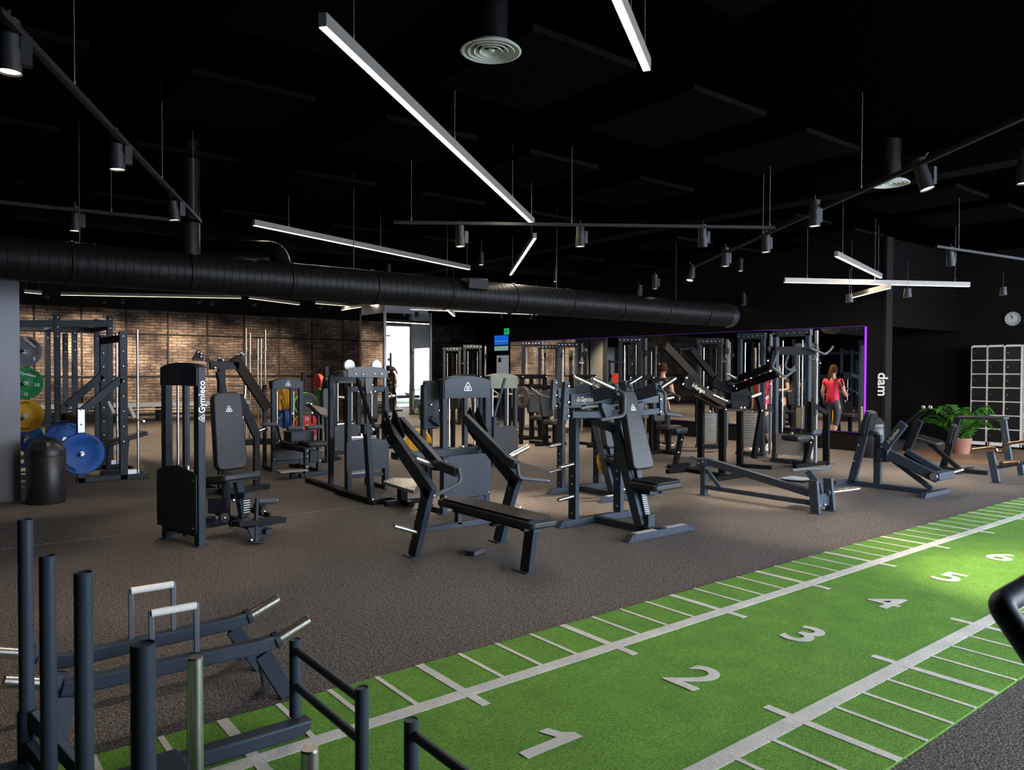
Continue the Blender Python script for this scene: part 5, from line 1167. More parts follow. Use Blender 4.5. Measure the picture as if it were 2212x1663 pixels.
# ================================================================ plate tree, barbells, far rack along the bricks
pt = thing('plate_tree', 'dark upright plate storage stand with coloured weight plates in front of the bricks', 'plate stand', (6.2, 14.0, 0))
D15 = 15.2
pr_c = P(663, 924, D=D15); gr_c = P(664, 876, D=D15-.1); ye = P(614, 867, D=D15); bl = P(616, 906, D=D15)
MB().bar((pr_c.x, pr_c.y+.15, 0), (pr_c.x, pr_c.y+.15, 1.5), .08).bar((pr_c.x-.12, pr_c.y+.15, .03), (pr_c.x+.5, pr_c.y+.15, .03), .08, .06).bar((pr_c.x, pr_c.y-.3, .03), (pr_c.x, pr_c.y+.6, .03), .08, .06).build('stand_frame', FRAMEB, pt, bevel=.005)
for c_ in (pr_c, gr_c): peg(pt, V((c_.x, pr_c.y+.15, c_.z)), V((c_.x, c_.y-.2, c_.z)), .024)
plate(pr_c, (0, -1, 0), .25, .05, 'red', 'red weight plate, lowest on the plate stand', 'plates on the stand', letters=[('25', (0, .6), 0, .09, 1), ('25', (0, -.7), 0, .09, 1)])
plate(pr_c+V((-.03, .07, .01)), (0, -1, 0), .25, .04, 'yellow', 'yellow weight plate just behind the red one', 'plates on the stand')
plate(gr_c, (0, -1, 0), .225, .05, 'charcoal', 'dark grey weight plate above the red one', 'plates on the stand')
plate(gr_c+V((-.03, .07, .0)), (0, -1, 0), .235, .05, 'lime', 'lime green weight plate behind the dark grey one', 'plates on the stand')
for i in range(3):
    plate(ye+V((i*.045-.05, 0, 0)), (1, 0, 0), .225, .04, 'yellow', ('leftmost yellow bumper plate in the edge-on trio', 'middle yellow bumper plate in the edge-on trio', 'rightmost yellow bumper plate in the edge-on trio')[i], 'edge-on plates', slots=0)
    plate(bl+V((i*.045-.05, 0, 0)), (1, 0, 0), .215, .04, 'blue', ('leftmost blue plate under the yellow trio', 'middle blue plate under the yellow trio', 'rightmost blue plate under the yellow trio')[i], 'edge-on plates', slots=0)
ph = thing('plate_rack', 'low dark rack carrying the edge-on yellow and blue plates', 'plate stand', (ye.x, ye.y, 0))
MB().bar((ye.x-.16, ye.y, 0), (ye.x-.16, ye.y, 1.0), .07).bar((ye.x-.16, ye.y-.2, .03), (ye.x-.16, ye.y+.2, .03), .07, .06).build('stand_frame', FRAMEB, ph)
peg(ph, (ye.x-.16, ye.y, ye.z), (ye.x+.2, ye.y, ye.z), .022); peg(ph, (bl.x-.16, bl.y, bl.z), (bl.x+.2, bl.y, bl.z), .022)
for (px, py, col, lb, D_) in ((691, 862, 'green', 'dark green plate right of the dark grey one', 15.6), (688, 831, 'red', 'small red plate high beside the black tower machine', 15.8), (912, 889, 'green', 'green bumper plate in front of the tall mirror', 14.2), (920, 842, 'black', 'black bumper plate in front of the tall mirror', 14.4)):
    c_ = P(px, py, D=D_); plate(c_, (1, 0, 0) if px < 700 else (.93, -.37, 0), .20 if px < 700 else .17, .09, col, lb, 'loose coloured plates', slots=0 if px < 700 else 3)
st = thing('plate_post', 'dark post holding plates in front of the tall mirror', 'plate stand', P(925, 1010, D=14.4))
c_ = P(921, 865, D=14.4); MB().bar((c_.x+.09, c_.y, 0), (c_.x+.09, c_.y, c_.z+.35), .07).bar((c_.x-.3, c_.y, .03), (c_.x+.35, c_.y, .03), .07, .06).build('stand_frame', FRAMEB, st)
for py in (842, 889):
    c_ = P(920, py, D=14.4); peg(st, V((c_.x-.25, c_.y+.05, c_.z)), V((c_.x+.28, c_.y-.08, c_.z)), .016)
c_ = P(905, 945, D=13.6); c_.z = .236; plate(c_, (-.6, -.8, 0), .235, .05, 'yellow', 'yellow weight plate low behind the left press lever', 'loose coloured plates', up=1)
c_ = P(1334, 990, D=9.35); plate(c_, (-.3, -1, 0), .235, .05, 'yellow', 'front yellow plate leaning on the rear shoulder press machine', 'yellow plates at the rear press', up=1)
plate(c_+V((.03, .08, -.02)), (-.3, -1, 0), .235, .05, 'yellow', 'second yellow plate leaning behind the first one', 'yellow plates at the rear press', up=1)
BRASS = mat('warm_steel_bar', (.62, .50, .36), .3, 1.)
bh = thing('barbell_holder', 'small dark holder with barbells standing upright before the bricks', 'barbell holder', P(553, 905, D=15.5))
hc = P(553, 905, D=15.5); hc.z = 0; bh.location = hc; ORI[bh.name] = V(hc)
MB().box((hc.x-.28, hc.y-.12, 0), (hc.x+.28, hc.y+.12, .12)).build('holder_base', FRAMEB, bh, bevel=.01)
for (px, ytop, lb) in ((530, 714, 'leftmost upright barbell in the holder'), (539, 724, 'second upright barbell from the left in the holder'), (556, 736, 'short upright barbell in the middle of the holder'), (563, 735, 'upright barbell just left of the tallest one'), (572, 716, 'tallest upright barbell at the right of the holder')):
    p = P(px, ytop, D=15.5); L = p.z-.12; b = thing('barbell', lb, 'barbell', (p.x, p.y, .121), 'upright barbells')
    MB().lathe([(.001, 0), (.024, 0), (.024, .40), (.036, .40), (.036, .42), (.014, .42), (.014, L-.42), (.036, L-.42), (.036, L-.40), (.024, L-.40), (.024, L), (.001, L)], (p.x, p.y, .121), n=14).build('bar', BRASS, b)
# white topped storage along the brick wall
dr = thing('storage_bench', 'long white-topped storage rack along the brick wall', 'storage rack', (4, 24.4, 0))
z1 = P(200, 879, y=24).z; z2 = P(200, 889, y=24).z
MB().box((1.8, 23.9, z2), (8.2, 24.7, z1)).build('white_top', WHITEP, dr, bevel=.01)
mb = MB()
for i in range(6): mb.bar((2.0+i*1.2, 24.1, 0), (2.0+i*1.2, 24.1, z2), .08).bar((2.0+i*1.2, 24.5, 0), (2.0+i*1.2, 24.5, z2), .08)
mb.bar((1.9, 24.1, .2), (8.1, 24.1, .2), .05).build('rack_frame', FRAMEB, dr)
MB().tube((1.9, 23.95, .36), (8.1, 23.95, .36), .02, n=8).build('front_rail', BRASS, dr)
# ================================================================ C7: big lever machines in front of the mirror
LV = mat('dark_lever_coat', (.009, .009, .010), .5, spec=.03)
c7 = thing('lat_pulldown_lever_machine', 'tall black lever machine with many crossing arms in front of the mirror', 'lever machine', (9.7, 7.0, 0), 'tall lever machines')
g = lambda x, y, yy=7.0: cG(x, y, y=yy)
for (a, b, w_, h_, m_, yy) in (
    ((60, 165), (335, 450), .05, .12, mat('lamp_tinted_coat', (.030, .023, .017), .5, spec=.04), 7.2), ((275, 195), (490, 455), .06, .10, LV, 7.3), ((180, 205), (275, 190), .03, .03, LV, 7.3), ((190, 205), (185, 255), .03, .03, LV, 7.3),  # first arm's brown is lamp light put into the colour
    ((450, 470), (770, 600), .07, .13, LV, 7.0), ((650, 450), (950, 335), .06, .09, LV, (6.95, 6.1)), ((640, 525), (1000, 395), .06, .11, LV, (6.95, 6.1)), ((500, 440), (430, 520), .06, .10, LV, 7.2)):
    y0_, y1_ = yy if isinstance(yy, tuple) else (yy, yy); MB().bar(g(*a, y0_), g(*b, y1_), w_, h_).build('lever_arm', m_, c7, bevel=.004)
MB().bar(g(965, 205, 6.1), g(1300, 205, 6.1), .07, .12).bar(g(965, 205, 6.1), g(940, 330, 6.1), .05, .08).build('top_beam', LV, c7, bevel=.004)
MB().path([g(1272, 180, 6.0), g(1400, 232, 6.0), g(1440, 200, 6.0), g(1465, 165, 6.0)], .016, n=10, bend=.04).path([g(1005, 210, 6.0), g(955, 340, 6.0), g(1065, 428, 6.0), g(1150, 358, 6.0)], .020, n=10, bend=.05).path([g(1090, 240, 6.15), g(1060, 340, 6.15), g(1110, 370, 6.15), g(1150, 330, 6.15)], .016, n=10, bend=.05).build('handle', GRIP, c7)
MB().quadprism([g(200, 430), g(250, 400), g(290, 460), g(270, 540), g(210, 520)], .08).quadprism([g(560, 470), g(660, 440), g(760, 560), g(740, 680), g(600, 690), g(590, 560)], .10).each('pivot_hub', LV, c7, bevel=.006)
bolts(c7, [g(*p, 6.85 if p[0] < 900 else 6.04) for p in ((213, 490), (243, 437), (355, 555), (420, 515), (662, 522), (695, 533), (700, 683), (728, 682), (640, 500), (945, 483), (1063, 432), (780, 435), (875, 707), (570, 700), (920, 288), (940, 375))], (0, -1, 0), .020)
for (xt, yt), (xb, yb_), yy, w_ in (((368, 590), (368, 1190), 7.35, .06), ((545, 700), (548, 1245), 6.75, .06), ((690, 700), (695, 1165), 7.0, .06), ((870, 705), (808, 1105), 7.0, .06), ((840, 580), (875, 710), 6.9, .06)):
    p, q_ = g(xt, yt, yy), g(xb, yb_, yy)
    if yb_ > 800: q_ = P(1420+xb*480/1856, 700+yb_*480/1856, z=.0); p = cG(xt, yt, y=q_.y)
    MB().bar(q_, p, w_, .10).build('upright', LV, c7, bevel=.004)
uu = (g(380, 545, 7.0)-g(285, 490, 7.0)).normalized()
MB().bar(g(250, 470, 7.0), g(560, 650, 7.0), .06, .12).bar(g(300, 575, 7.1), g(545, 700, 7.1), .05, .05).bar(g(560, 700, 7.0), g(965, 705, 7.0), .04, .04).build('slanted_beam', mat('lamp_tinted_coat', (.030, .023, .017), .5, spec=.04), c7, bevel=.004)  # warm lamp light painted into the brown of the beam
brand(c7, g(345, 525, 6.93), uu, Z_-uu*uu.z, .075, GOLDP)
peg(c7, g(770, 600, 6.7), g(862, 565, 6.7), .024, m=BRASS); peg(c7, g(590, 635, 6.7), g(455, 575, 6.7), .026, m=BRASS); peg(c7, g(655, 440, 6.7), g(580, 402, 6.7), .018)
MB().bar(cG(90, 1222, z=.03), cG(350, 1190, z=.03), .08, .06).bar(cG(255, 1205, z=.03), cG(545, 1250, z=.03), .07, .06).bar(cG(490, 1280, z=.03), cG(745, 1240, z=.03), .08, .06).bar(cG(690, 1165, z=.03), cG(960, 1180, z=.03), .07, .06).each('base_frame', LV, c7, bevel=.004)
# small seat unit to the left of it
c7s = thing('lever_machine_seat', 'small seat on a slanted dark leg left of the crossing lever arms', 'machine seat', (8.9, 7.5, 0), 'tall lever machines')
q_ = cG(150, 1190, z=0)
MB().bar(q_, cG(205, 900, y=q_.y+.1), .07, .10).bar(q_+V((-.15, 0, .03)), q_+V((.35, 0, .03)), .07, .06).build('slanted_leg', LV, c7s, bevel=.004)
pad(c7s, cG(175, 870, y=q_.y+.05), X_, Y_, .30, .22, .07, 'seat_pad'); bolts(c7s, [cG(205, 955, y=q_.y-.02), cG(180, 1060, y=q_.y-.05)], (0, -1, 0), .016)
# seat unit to the right
c7r = thing('seated_row_machine', 'black seated lever machine with blue-grey seat edge under the woman in red', 'lever machine', (11.4, 6.2, 0), 'tall lever machines')
q1 = cG(1415, 1150, z=0); q2 = cG(1235, 1170, z=0)
h = lambda x, y, dy=0: cG(x, y, y=q1.y+dy)
MB().bar(q1, h(1415, 720), .06, .10).bar(h(1300, 655), h(1420, 730), .05, .08).bar(h(1280, 625), h(1280, 880), .07, .08).bar(q2, cG(1290, 940, y=q2.y), .07, .10).bar(q2+V((-.3, 0, .03)), q1+V((0, 0, .03)), .07, .06).build('frame', LV, c7r, bevel=.004)
pad(c7r, cG(1165, 925, y=q2.y), X_, Y_, .42, .32, .07, 'seat_pad'); MB().bar(cG(1160, 945, y=q2.y+.02), cG(1290, 960, y=q2.y+.02), .06, .06).build('seat_beam', LV, c7r)
pad(c7r, cG(1300, 878, y=q2.y), X_, Y_, .30, .20, .08, 'knee_pad', m=SHROUD)
bolts(c7r, [h(1432, 770), h(1418, 860), h(1432, 960), cG(1285, 970, y=q2.y-.06)], (0, -1, 0), .018)
MB().box(tuple(q1+V((-.1, -.1, 0))), tuple(q1+V((.1, .1, .012)))).build('foot_plate', LV, c7r)
# towel and shoe left on the floor
tw_ = cG(1315, 1120, z=0); tt = MB(); random.seed(3)
prof = []
n1, n2 = 14, 9
vs = []
for i in range(n1):
    for j in range(n2):
        s = i/(n1-1); a = j/(n2-1)
        r_ = .05+.16*(1-s)+.03*math.sin(7*a+5*s); an = -2.7+a*2.6
        vs.append((tw_.x+r_*math.cos(an)*.8, tw_.y+r_*math.sin(an)*.7+.1, .02+.42*s+.015*math.sin(11*a)))
tt.add(vs, [(i*n2+j, i*n2+j+1, (i+1)*n2+j+1, (i+1)*n2+j) for i in range(n1-1) for j in range(n2-1)])
o = single(tt, 'draped_towel', mat('grey_towel', (.28, .28, .30), .85, var=.25, vscale=25), 'crumpled grey towel standing up on the floor beside the seated machine', 'towel'); o.modifiers.new('t', 'SOLIDIFY').thickness = .01
# ================================================================ C8 and further cable stations
def cable_station(name, label, o, e1, w=.62, h=2.2, two=False, sw=.44, zs=.85, post=FRAME, pulls=True, beam=True, group='cable stations'):
    t = thing(name, label, 'cable machine', o, group); o = V(o); e1 = V(e1).normalized(); e2 = Z_.cross(e1)
    for s in (0, 1):
        c = o+e1*w*s; MB().bar(c, c+Z_*h, .07, .09, ref=e2).build('upright', post, t, bevel=.006)
    MB().bar(o-e1*.05+Z_*(h-.03), o+e1*(w+.05)+Z_*(h-.03), .09, .11).build('top_beam', post, t, bevel=.005)
    bolts(t, [o+e1*(w*i/5)-e2*.05+Z_*(h-.03) for i in range(6)], -e2, .018)
    MB().bar(o-e1*.05+Z_*.03, o+e1*(w+.05)+Z_*.03, .12, .06).bar(o+e1*w/2-e2*.1+Z_*.03, o+e1*w/2+e2*.45+Z_*.03, .10, .06).build('base_frame', post, t, bevel=.004)
    guides(t, o+e1*w/2+e2*.02, e1, w, h-.05, .14, zs, n=14, sw=sw, depth=.13)
    MB().bar(o+e1*(w+.14)+Z_*.05, o+e1*(w+.14)+Z_*(h), .045, .045, ref=e2).build('perforated_column', mat('column_steel', (.20, .205, .20), .5, .3), t, bevel=.003)
    for z in (1.95, .9):
        MB().lathe([(.001, -.012), (.05, -.012), (.042, 0), (.05, .012), (.001, .012)], o+e1*(w+.14)-e2*.07+Z_*z, e1, 20).build('pulley', RUBBER, t)
        MB().box(tuple(o+e1*(w+.14)-e2*.04+Z_*(z-.06)-V((.03, .03, 0))), tuple(o+e1*(w+.14)-e2*.04+Z_*(z+.06)+V((.03, .03, 0)))).build('carriage', FRAMEB, t, bevel=.004)
    if pulls:
        c = o+e1*(w+.14)-e2*.09+Z_*1.80
        MB().tube(c+Z_*.14, c+Z_*.06, .003, n=6).path([c+Z_*.06, c+e1*.05-Z_*.04, c+e1*.05-Z_*.06], .004, n=6, bend=.01).path([c+Z_*.06, c-e1*.05-Z_*.04, c-e1*.05-Z_*.06], .004, n=6, bend=.01).tube(c-e1*.06-Z_*.06, c+e1*.06-Z_*.06, .014, n=10).build('stirrup_handle', STEEL, t)
    return t
b8 = P(1675, 992, z=0)
cable_station('cable_tower', 'tall chrome-rod cable machine with a big silver weight stack beside the woman in red', b8, (0, -1, 0), .60, P(1700, 716, D=13.4).z, zs=.46, sw=.52)
MB_side = MB()
for i, (px, D_, lab, e1) in enumerate(((960, 21.5, 'cable station right of the tall white mirror', (.8, -.6, 0)), (1004, 21.0, 'second cable station right of the tall white mirror', (.8, -.6, 0)),
        (1130, 19.6, 'leftmost cable station in front of the brick reflection', (.6, -.8, 0)), (1166, 19.2, 'middle cable station in front of the brick reflection', (.6, -.8, 0)), (1208, 18.8, 'rightmost cable station in front of the brick reflection', (.6, -.8, 0)),
        (1340, 17.0, 'cable station in front of the grey reflected column', (.5, -.85, 0)), (1510, 15.3, 'cable station behind the crossing black lever arms', (.3, -.95, 0)), (1598, 14.0, 'cable station just left of the woman in red', (.2, -.98, 0)))):
    p = P(px, 900, D=D_); p.z = 0
    cable_station('cable_tower', lab, p, e1, .44, 2.18+.05*(i % 3), zs=.7+.08*(i % 3), sw=.32, pulls=(i % 2 == 0))
# dark seats and small machines filling the rear row
for i, (px, py, D_, lab) in enumerate(((1150, 950, 17.0, 'dark seated machine below the leftmost cable stations'), (1180, 945, 15.6, 'dark seated machine behind the brown pivot beam'), (1420, 945, 14.2, 'dark seated machine behind the tall backrest'), (1034, 930, 14.9, 'dark machine seen through the emblem tower'), (1290, 940, 15.4, 'dark seated machine left of the tall backrest'), (800, 925, 14.6, 'dark machine seen through the T-plate frame'))):
    p = P(px, 960, D=D_); p.z = 0
    t = thing('seated_machine', lab, 'weight machine', p, 'dark machines in the rear rows')
    MB().bar(p, p+V((.05, .1, 1.25)), .08, .09).bar(p+V((-.35, -.1, .03)), p+V((.45, -.1, .03)), .08, .06).bar(p+V((0, -.45, .03)), p+V((0, .5, .03)), .08, .06).bar(p+V((-.35, .1, 1.2)), p+V((.35, .1, 1.2)), .07, .08).bar(p+V((.35, .45, 0)), p+V((.35, .45, 1.45)), .07, .07).bar(p+V((-.3, .45, 0)), p+V((-.3, .45, 1.45)), .07, .07).bar(p+V((-.34, .45, 1.42)), p+V((.39, .45, 1.42)), .07, .09).build('frame', LV, t, bevel=.005)
    pad(t, p+V((0, -.28, .50)), X_, Y_, .38, .34, .08, 'seat_pad'); pad(t, p+V((.02, .02, .86)), X_, (0, .15, 1), .30, .55, .08, 'backrest')
    MB().bar(p+V((0, -.28, .05)), p+V((0, -.28, .45)), .07).build('seat_post', LV, t)
    for s in (-1, 1):
        MB().path([p+V((s*.33, .1, 1.2)), p+V((s*.36, -.25, 1.05)), p+V((s*.20, -.35, 1.0))], .018, n=10, bend=.05).build('handle', GRIP, t)
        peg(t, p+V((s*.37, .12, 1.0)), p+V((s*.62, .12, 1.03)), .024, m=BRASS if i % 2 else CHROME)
    bolts(t, [p+V((x_, .40, 1.42)) for x_ in (-.3, .35)], (0, -1, 0), .02)
    if i in (1, 3): plate(p+V((-.52, .12, 1.0)), (1, 0, 0), .225, .05, 'black', ('', 'black plate on the machine behind the brown pivot beam', '', 'black plate on the machine seen through the emblem tower')[i], 'black plates on rear machines', slots=0)
# ================================================================ people
SKIN = mat('skin', (.50, .28, .19), .5); REDT = mat('coral_shirt', (.80, .03, .075), .7, var=.12, vscale=14, bump=.25, bscale=18)
LEG = mat('dark_grey_leggings', (.045, .045, .055), .7); HAIR = mat('brown_hair', (.045, .018, .008), .9, spec=.1, bump=.6, bscale=90, var=.4, vscale=40)
def skin_mesh(name, m, parent, verts, edges, radii, sub=2, root=0):
    o0 = origin(parent); me = bpy.data.meshes.new(name)
    me.from_pydata([tuple(V(v)-o0) for v in verts], edges, [])
    o = bpy.data.objects.new(name, me); C.objects.link(o); o.parent = parent
    bm = bmesh.new(); bm.from_mesh(me); sk = bm.verts.layers.skin.verify(); bm.verts.ensure_lookup_table()
    for i, v in enumerate(bm.verts):
        r = radii[i]; v[sk].radius = (r, r) if not isinstance(r, tuple) else r
        v[sk].use_root = (i == root)
    bm.to_mesh(me); bm.free(); me.materials.append(m)
    s = o.modifiers.new('skin', 'SKIN'); s.use_smooth_shade = True; s.branch_smoothing = .3
    u = o.modifiers.new('sub', 'SUBSURF'); u.levels = sub; u.render_levels = sub
    return o
def head(parent, c, face, up, s=1., skin=None):
    """egg shaped head with brow, nose, mouth, ears; face = facing direction"""
    skin = skin or SKIN; face = V(face).normalized(); up = V(up).normalized(); sd = up.cross(face).normalized()
    mb = MB(); n, m_ = 20, 26; vs = []
    for i in range(n+1):
        ph = PI*i/n; z = math.cos(ph)
        for j in range(m_):
            th = 2*PI*j/m_; f = math.cos(th); q = math.sin(th); rr = math.sin(ph)
            rx = .073*(1-.18*max(0, -z)); ry = .092*(1-.05*max(0, -z))
            x = q*rr*rx; y = f*rr*ry; zz = z*.118
            fw_ = max(0, f)**6*rr
            if fw_ > .0:
                y += .020*math.exp(-((zz+.012)/.018)**2)*max(0, f)**40      # nose
                y -= .008*math.exp(-((zz-.016)/.014)**2)*math.exp(-((abs(x)-.030)/.014)**2)*fw_**.2   # eye sockets
                y += .005*math.exp(-((zz+.050)/.010)**2)*math.exp(-(x/.022)**2)
                y += .008*math.exp(-((zz+.092)/.016)**2)*max(0, f)**8
            vs.append(V(c)+sd*x*s+face*y*s+up*zz*s)
    fs = [(i*m_+j, i*m_+(j+1) % m_, (i+1)*m_+(j+1) % m_, (i+1)*m_+j) for i in range(n) for j in range(m_)]
    mb.add(vs, fs)
    for k in (-1, 1):
        e = V(c)+sd*k*.072*s-face*.004*s+up*.002*s
        mb.lathe([(.001, -.006), (.016, -.004), (.019, .002), (.012, .006), (.001, .004)], e, sd*k+face*-.3, 12)
    h = mb.build('head', skin, parent)
    MB().lathe([(.001, 0), (.009, 0), (.009, .002), (.001, .004)], V(c)+sd*.030*s+face*.080*s+up*.016*s, face, 10).lathe([(.001, 0), (.009, 0), (.009, .002), (.001, .004)], V(c)-sd*.030*s+face*.080*s+up*.016*s, face, 10).build('eyes', mat('eye_dark', (.03, .02, .02), .3), h)
    MB().tube(V(c)+sd*-.020*s+face*.083*s-up*.050*s, V(c)+sd*.020*s+face*.083*s-up*.050*s, .0035, n=8).build('mouth', mat('lips', (.35, .10, .09), .5), h)
    return h
def hand(parent, w, d, pn, s=1., m=None):
    """palm and five separate fingers; w wrist, d pointing direction, pn palm normal"""
    m = m or SKIN; w = V(w); d = V(d).normalized(); pn = V(pn).normalized(); sd = d.cross(pn).normalized()
    vs = [w, w+d*.045*s, w+d*.085*s]; ed = [(0, 1), (1, 2)]; ra = [(.018*s, .024*s), (.016*s, .036*s), (.012*s, .036*s)]
    body = MB().prism(rrect(.070*s, .085*s, .02*s), w+d*.045*s, sd, d, .026*s).build('palm', m, parent, bevel=.008*s, seg=3)
    for i, (off, L) in enumerate(((-.027, .068), (-.009, .078), (.009, .073), (.026, .056))):
        a = w+d*.082*s+sd*off*s; b = a+(d*.75+pn*.35)*L*.45*s; c = b+(d*.35+pn*.8)*L*.35*s; e = c+(pn*.95-d*.1)*L*.25*s
        MB().path([a-d*.01, b, c, e], .0085*s, n=8, bend=.008).build('finger', m, body)
    a = w+d*.022*s-sd*.030*s; b = a+(-sd*.7+d*.6)*.032*s; c = b+(d*.8+pn*.5)*.03*s
    MB().path([a, b, c], .0098*s, n=8, bend=.008).build('thumb', m, body)
def person(name, label, base, face, pose, shirt, legs, hair, H=1.66, shoes=None, ponytail=True):
    base = V(base); face = V(face).normalized(); sd = Z_.cross(face).normalized()*-1   # sd = the person's right
    t = thing(name, label, 'person', base); k = H/1.66
    L = lambda r, f, z: base+sd*r*k+face*f*k+Z_*z*k
    hip = [L(0, 0, .90), L(0, .0, 1.02), L(0, .01, 1.16), L(0, .01, 1.30), L(0, 0, 1.40), L(0, .015, 1.47), L(0, .02, 1.52)]
    J = pose
    vs = list(hip); ra = [.085, .08, .085, .09, .05, .047, .046]
    ed = [(i, i+1) for i in range(6)]
    def chain(start, pts, rads):
        prev = start
        for p, r in zip(pts, rads):
            vs.append(L(*p)); ra.append(r); ed.append((prev, len(vs)-1)); prev = len(vs)-1
        return prev
    aR = chain(3, J['armR'], (.058, .046, .036, .026)); aL = chain(3, J['armL'], (.058, .046, .036, .026))
    lR = chain(0, J['legR'], (.095, .075, .055, .052, .034)); lL = chain(0, J['legL'], (.095, .075, .055, .052, .034))
    body = skin_mesh('body', SKIN, t, vs, ed, [(a if isinstance(a, tuple) else (a, a)) for a in ra])
    # shirt
    sv = [hip[0]-Z_*.10, hip[1], hip[2], hip[3], hip[4]-Z_*.01]; sr = [.165, .148, .152, .158, .105]
    se = [(0, 1), (1, 2), (2, 3), (3, 4)]
    for arm in ('armR', 'armL'):
        a, b = L(*J[arm][0]), L(*J[arm][1]); i = len(sv)
        sv += [a, a+(b-a)*.55]; sr += [.098, .078]; se += [(3, i), (i, i+1)]
    so = skin_mesh('shirt', shirt, t, sv, se, sr); so.scale.x = .80
    # leggings to below the knee
    lv = [hip[0]+Z_*.10, hip[0]-Z_*.02]; lr = [.135, .15]; le = [(0, 1)]
    for lg in ('legR', 'legL'):
        prev = 1
        for p, r in zip(J[lg][:5 if J.get('long') else 4], (.106, .088, .068, .064, .055)):
            lv.append(L(*p)); lr.append(r); le.append((prev, len(lv)-1)); prev = len(lv)-1
    lo_ = skin_mesh('leggings', legs, t, lv, le, lr); lo_.scale.x = .92
    hc_ = L(*J.get('head', (0, .03, 1.58))); hf = V(J.get('hface', tuple(face)))
    head(t, hc_, hf, (0, 0, 1), k)
    hs = Z_.cross(hf).normalized()
    hm = MB(); n, m_ = 12, 22; hv = []
    for i in range(n+1):
        ph = PI*.66*i/n
        for j in range(m_):
            th = 2*PI*j/m_; f = math.cos(th); cut = 1.0 if f < .35 else max(.35, 1-(f-.35)*1.2)
            p2 = ph*cut; r = math.sin(p2)
            wv = 1+.03*math.sin(9*th)
            hv.append(hc_+hs*math.sin(th)*r*.086*k*wv+hf*(f*r*.104-.008)*k+Z_*(math.cos(p2)*.130*k+.004))
    hm.add(hv, [(i*m_+j, i*m_+(j+1) % m_, (i+1)*m_+(j+1) % m_, (i+1)*m_+j) for i in range(n) for j in range(m_)])
    hr = hm.build('hair', hair, t)
    if ponytail:
        b = hc_-hf*.10*k+Z_*.06*k
        MB().lathe([(.001, .0), (.022, .01), (.036, .06), (.045, .14), (.040, .22), (.022, .29), (.001, .33)], b, -Z_-hf*.45, 16).lathe([(.018, 0), (.024, .005), (.018, .012)], b, -Z_-hf*.45, 12).build('ponytail', hair, hr)
    for arm in ('armR', 'armL'):
        a, b = L(*J[arm][-2]), L(*J[arm][-1]); d = (b-a).normalized(); s_ = 1 if arm == 'armR' else -1
        hand(t, b-d*.01, d, -sd*s_ if abs(d.dot(sd)) < .8 else face, k, J.get('glove'))
    for lg in ('legR', 'legL'):
        an = L(*J[lg][-1]); toe = V(J.get(lg+'_toe', tuple(face))); tn = toe.normalized(); s2 = tn.cross(Z_).normalized() if abs(tn.z) < .9 else sd
        up2 = s2.cross(tn).normalized(); 
        if up2.z < 0: up2 = -up2
        c = an-up2*.055
        out = [(-.075, -.03), (.13, -.03), (.185, -.012), (.18, .018), (.10, .048), (.03, .085), (-.055, .085), (-.085, .03)]
        MB().prism(out, c, tn, up2, .085).build('shoe', shoes or WHITEP, t, bevel=.014, seg=3)
        MB().prism([(-.08, -.038), (.15, -.038), (.19, -.02), (.185, -.008), (-.085, -.008)], c, tn, up2, .09).build('sole', WHITEP, t, bevel=.004)
        MB().prism([(.02, .03), (.11, .01), (.08, .058), (.03, .082)], c, tn, up2, .090).build('shoe_panel', mat('blue_shoe_panel', (.03, .14, .45), .5), t, bevel=.004)
    return t
GL = mat('black_glove', (.02, .02, .02), .7)
walk = dict(armR=[(.17, 0, 1.34), (.21, -.05, 1.08), (.19, .02, .86), (.19, .04, .80)], armL=[(-.17, 0, 1.34), (-.24, .02, 1.10), (-.20, .22, 1.02), (-.18, .28, 1.03)],
            legR=[(.09, 0, .84), (.10, .02, .66), (.10, .03, .47), (.10, .04, .34), (.10, .05, .085)], legL=[(-.09, 0, .84), (-.09, .03, .66), (-.09, .0, .47), (-.09, -.06, .34), (-.09, -.14, .12)],
            glove=GL, legR_toe=(-1, .1, 0), legL_toe=(-.9, .1, -.35))
wp = P(1645, 967, z=0)
person('woman', 'woman in a coral red T-shirt, dark leggings and white shoes seen through the lever arms', (12.95, 8.5, 0), (-1, .05, 0), walk, REDT, LEG, HAIR)
DK = mat('black_shirt', (.014, .014, .016), .7)
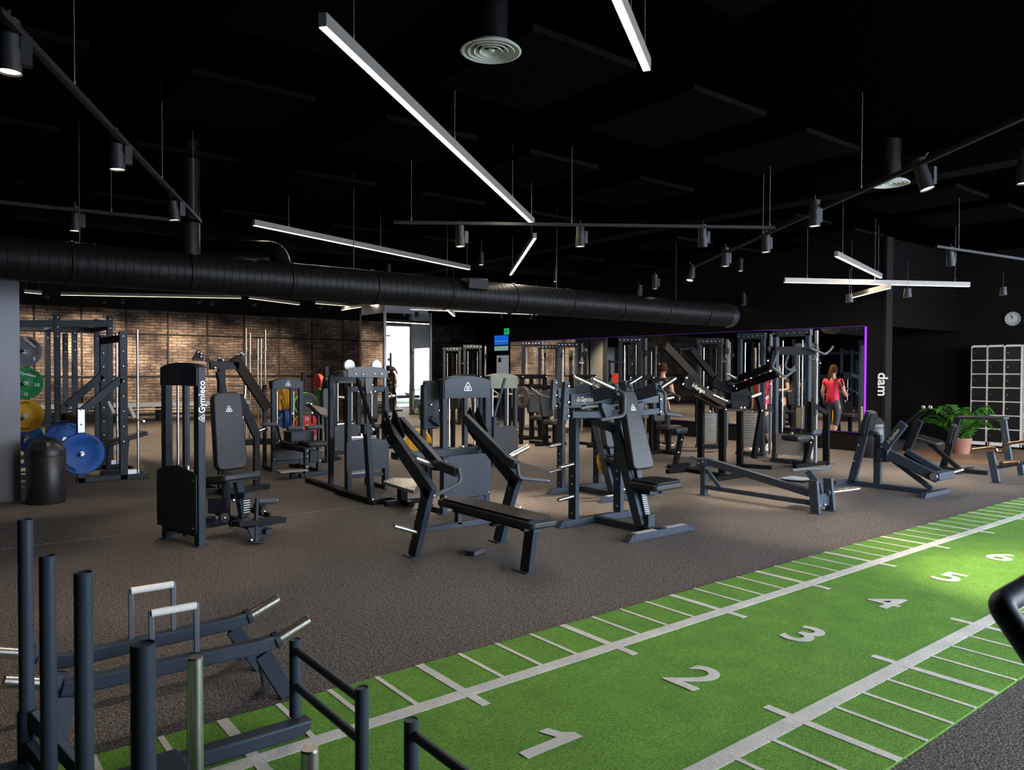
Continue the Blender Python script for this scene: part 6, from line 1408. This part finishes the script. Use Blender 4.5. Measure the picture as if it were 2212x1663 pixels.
sit = dict(armR=[(.17, 0, 1.34), (.22, .02, 1.10), (.10, .20, 1.08), (.04, .25, 1.10)], armL=[(-.17, 0, 1.34), (-.22, .02, 1.10), (-.10, .20, 1.05), (-.04, .25, 1.06)],
           legR=[(.09, 0, .84), (.10, .02, .66), (.10, .03, .47), (.10, .04, .34), (.10, .02, .085)], legL=[(-.09, 0, .84), (-.10, .03, .66), (-.11, .0, .47), (-.11, .0, .34), (-.11, -.02, .085)], legR_toe=(1, 0, 0), legL_toe=(1, .1, 0), long=True)
person('person', 'person in black with brown hair standing behind the crossing lever arms', (12.1, 10.3, 0), (1, .1, 0), sit, DK, mat('black_trousers', (.012, .012, .014), .7), HAIR, H=1.68, shoes=RUBBER, ponytail=False)
# ================================================================ world, camera, look
w = bpy.data.worlds.new('World'); S.world = w; w.use_nodes = True
bg = w.node_tree.nodes['Background']; bg.inputs['Color'].default_value = (.78, .87, 1., 1); bg.inputs['Strength'].default_value = 7.6
cam = bpy.data.cameras.new('Camera'); co = bpy.data.objects.new('Camera', cam); C.objects.link(co); S.camera = co
cam.sensor_width = 36; cam.lens = FOC/2212*36; cam.clip_start = .05; cam.clip_end = 200
f = V((CY, SY, 0)); r = V((SY, -CY, 0)); up = V((0, 0, 1))
fw = f*math.cos(PIT)-up*math.sin(PIT); u2 = up*math.cos(PIT)+f*math.sin(PIT)
c, s = math.cos(ROLL), math.sin(ROLL)
rr = r*c+u2*s*-1*-1 if False else r*c-u2*s; uu = u2*c+r*s
M = Matrix((rr, uu, -fw)).transposed().to_4x4(); M.translation = V((0, 0, EYE)); co.matrix_world = M
cam.dof.use_dof = True; cam.dof.focus_distance = 7.5; cam.dof.aperture_fstop = 7
S.view_settings.view_transform = 'Standard'; S.view_settings.look = 'None'; S.view_settings.gamma = 1; S.view_settings.use_curve_mapping = False
S.view_settings.exposure = 1.5
try:
    S.cycles.use_denoising = True; S.cycles.denoiser = 'OPENIMAGEDENOISE'
except Exception: pass
S.cycles.max_bounces = 7; S.cycles.diffuse_bounces = 3; S.cycles.glossy_bounces = 4; S.cycles.transparent_max_bounces = 8
S.cycles.sample_clamp_indirect = 4; S.cycles.caustics_reflective = False; S.cycles.caustics_refractive = False
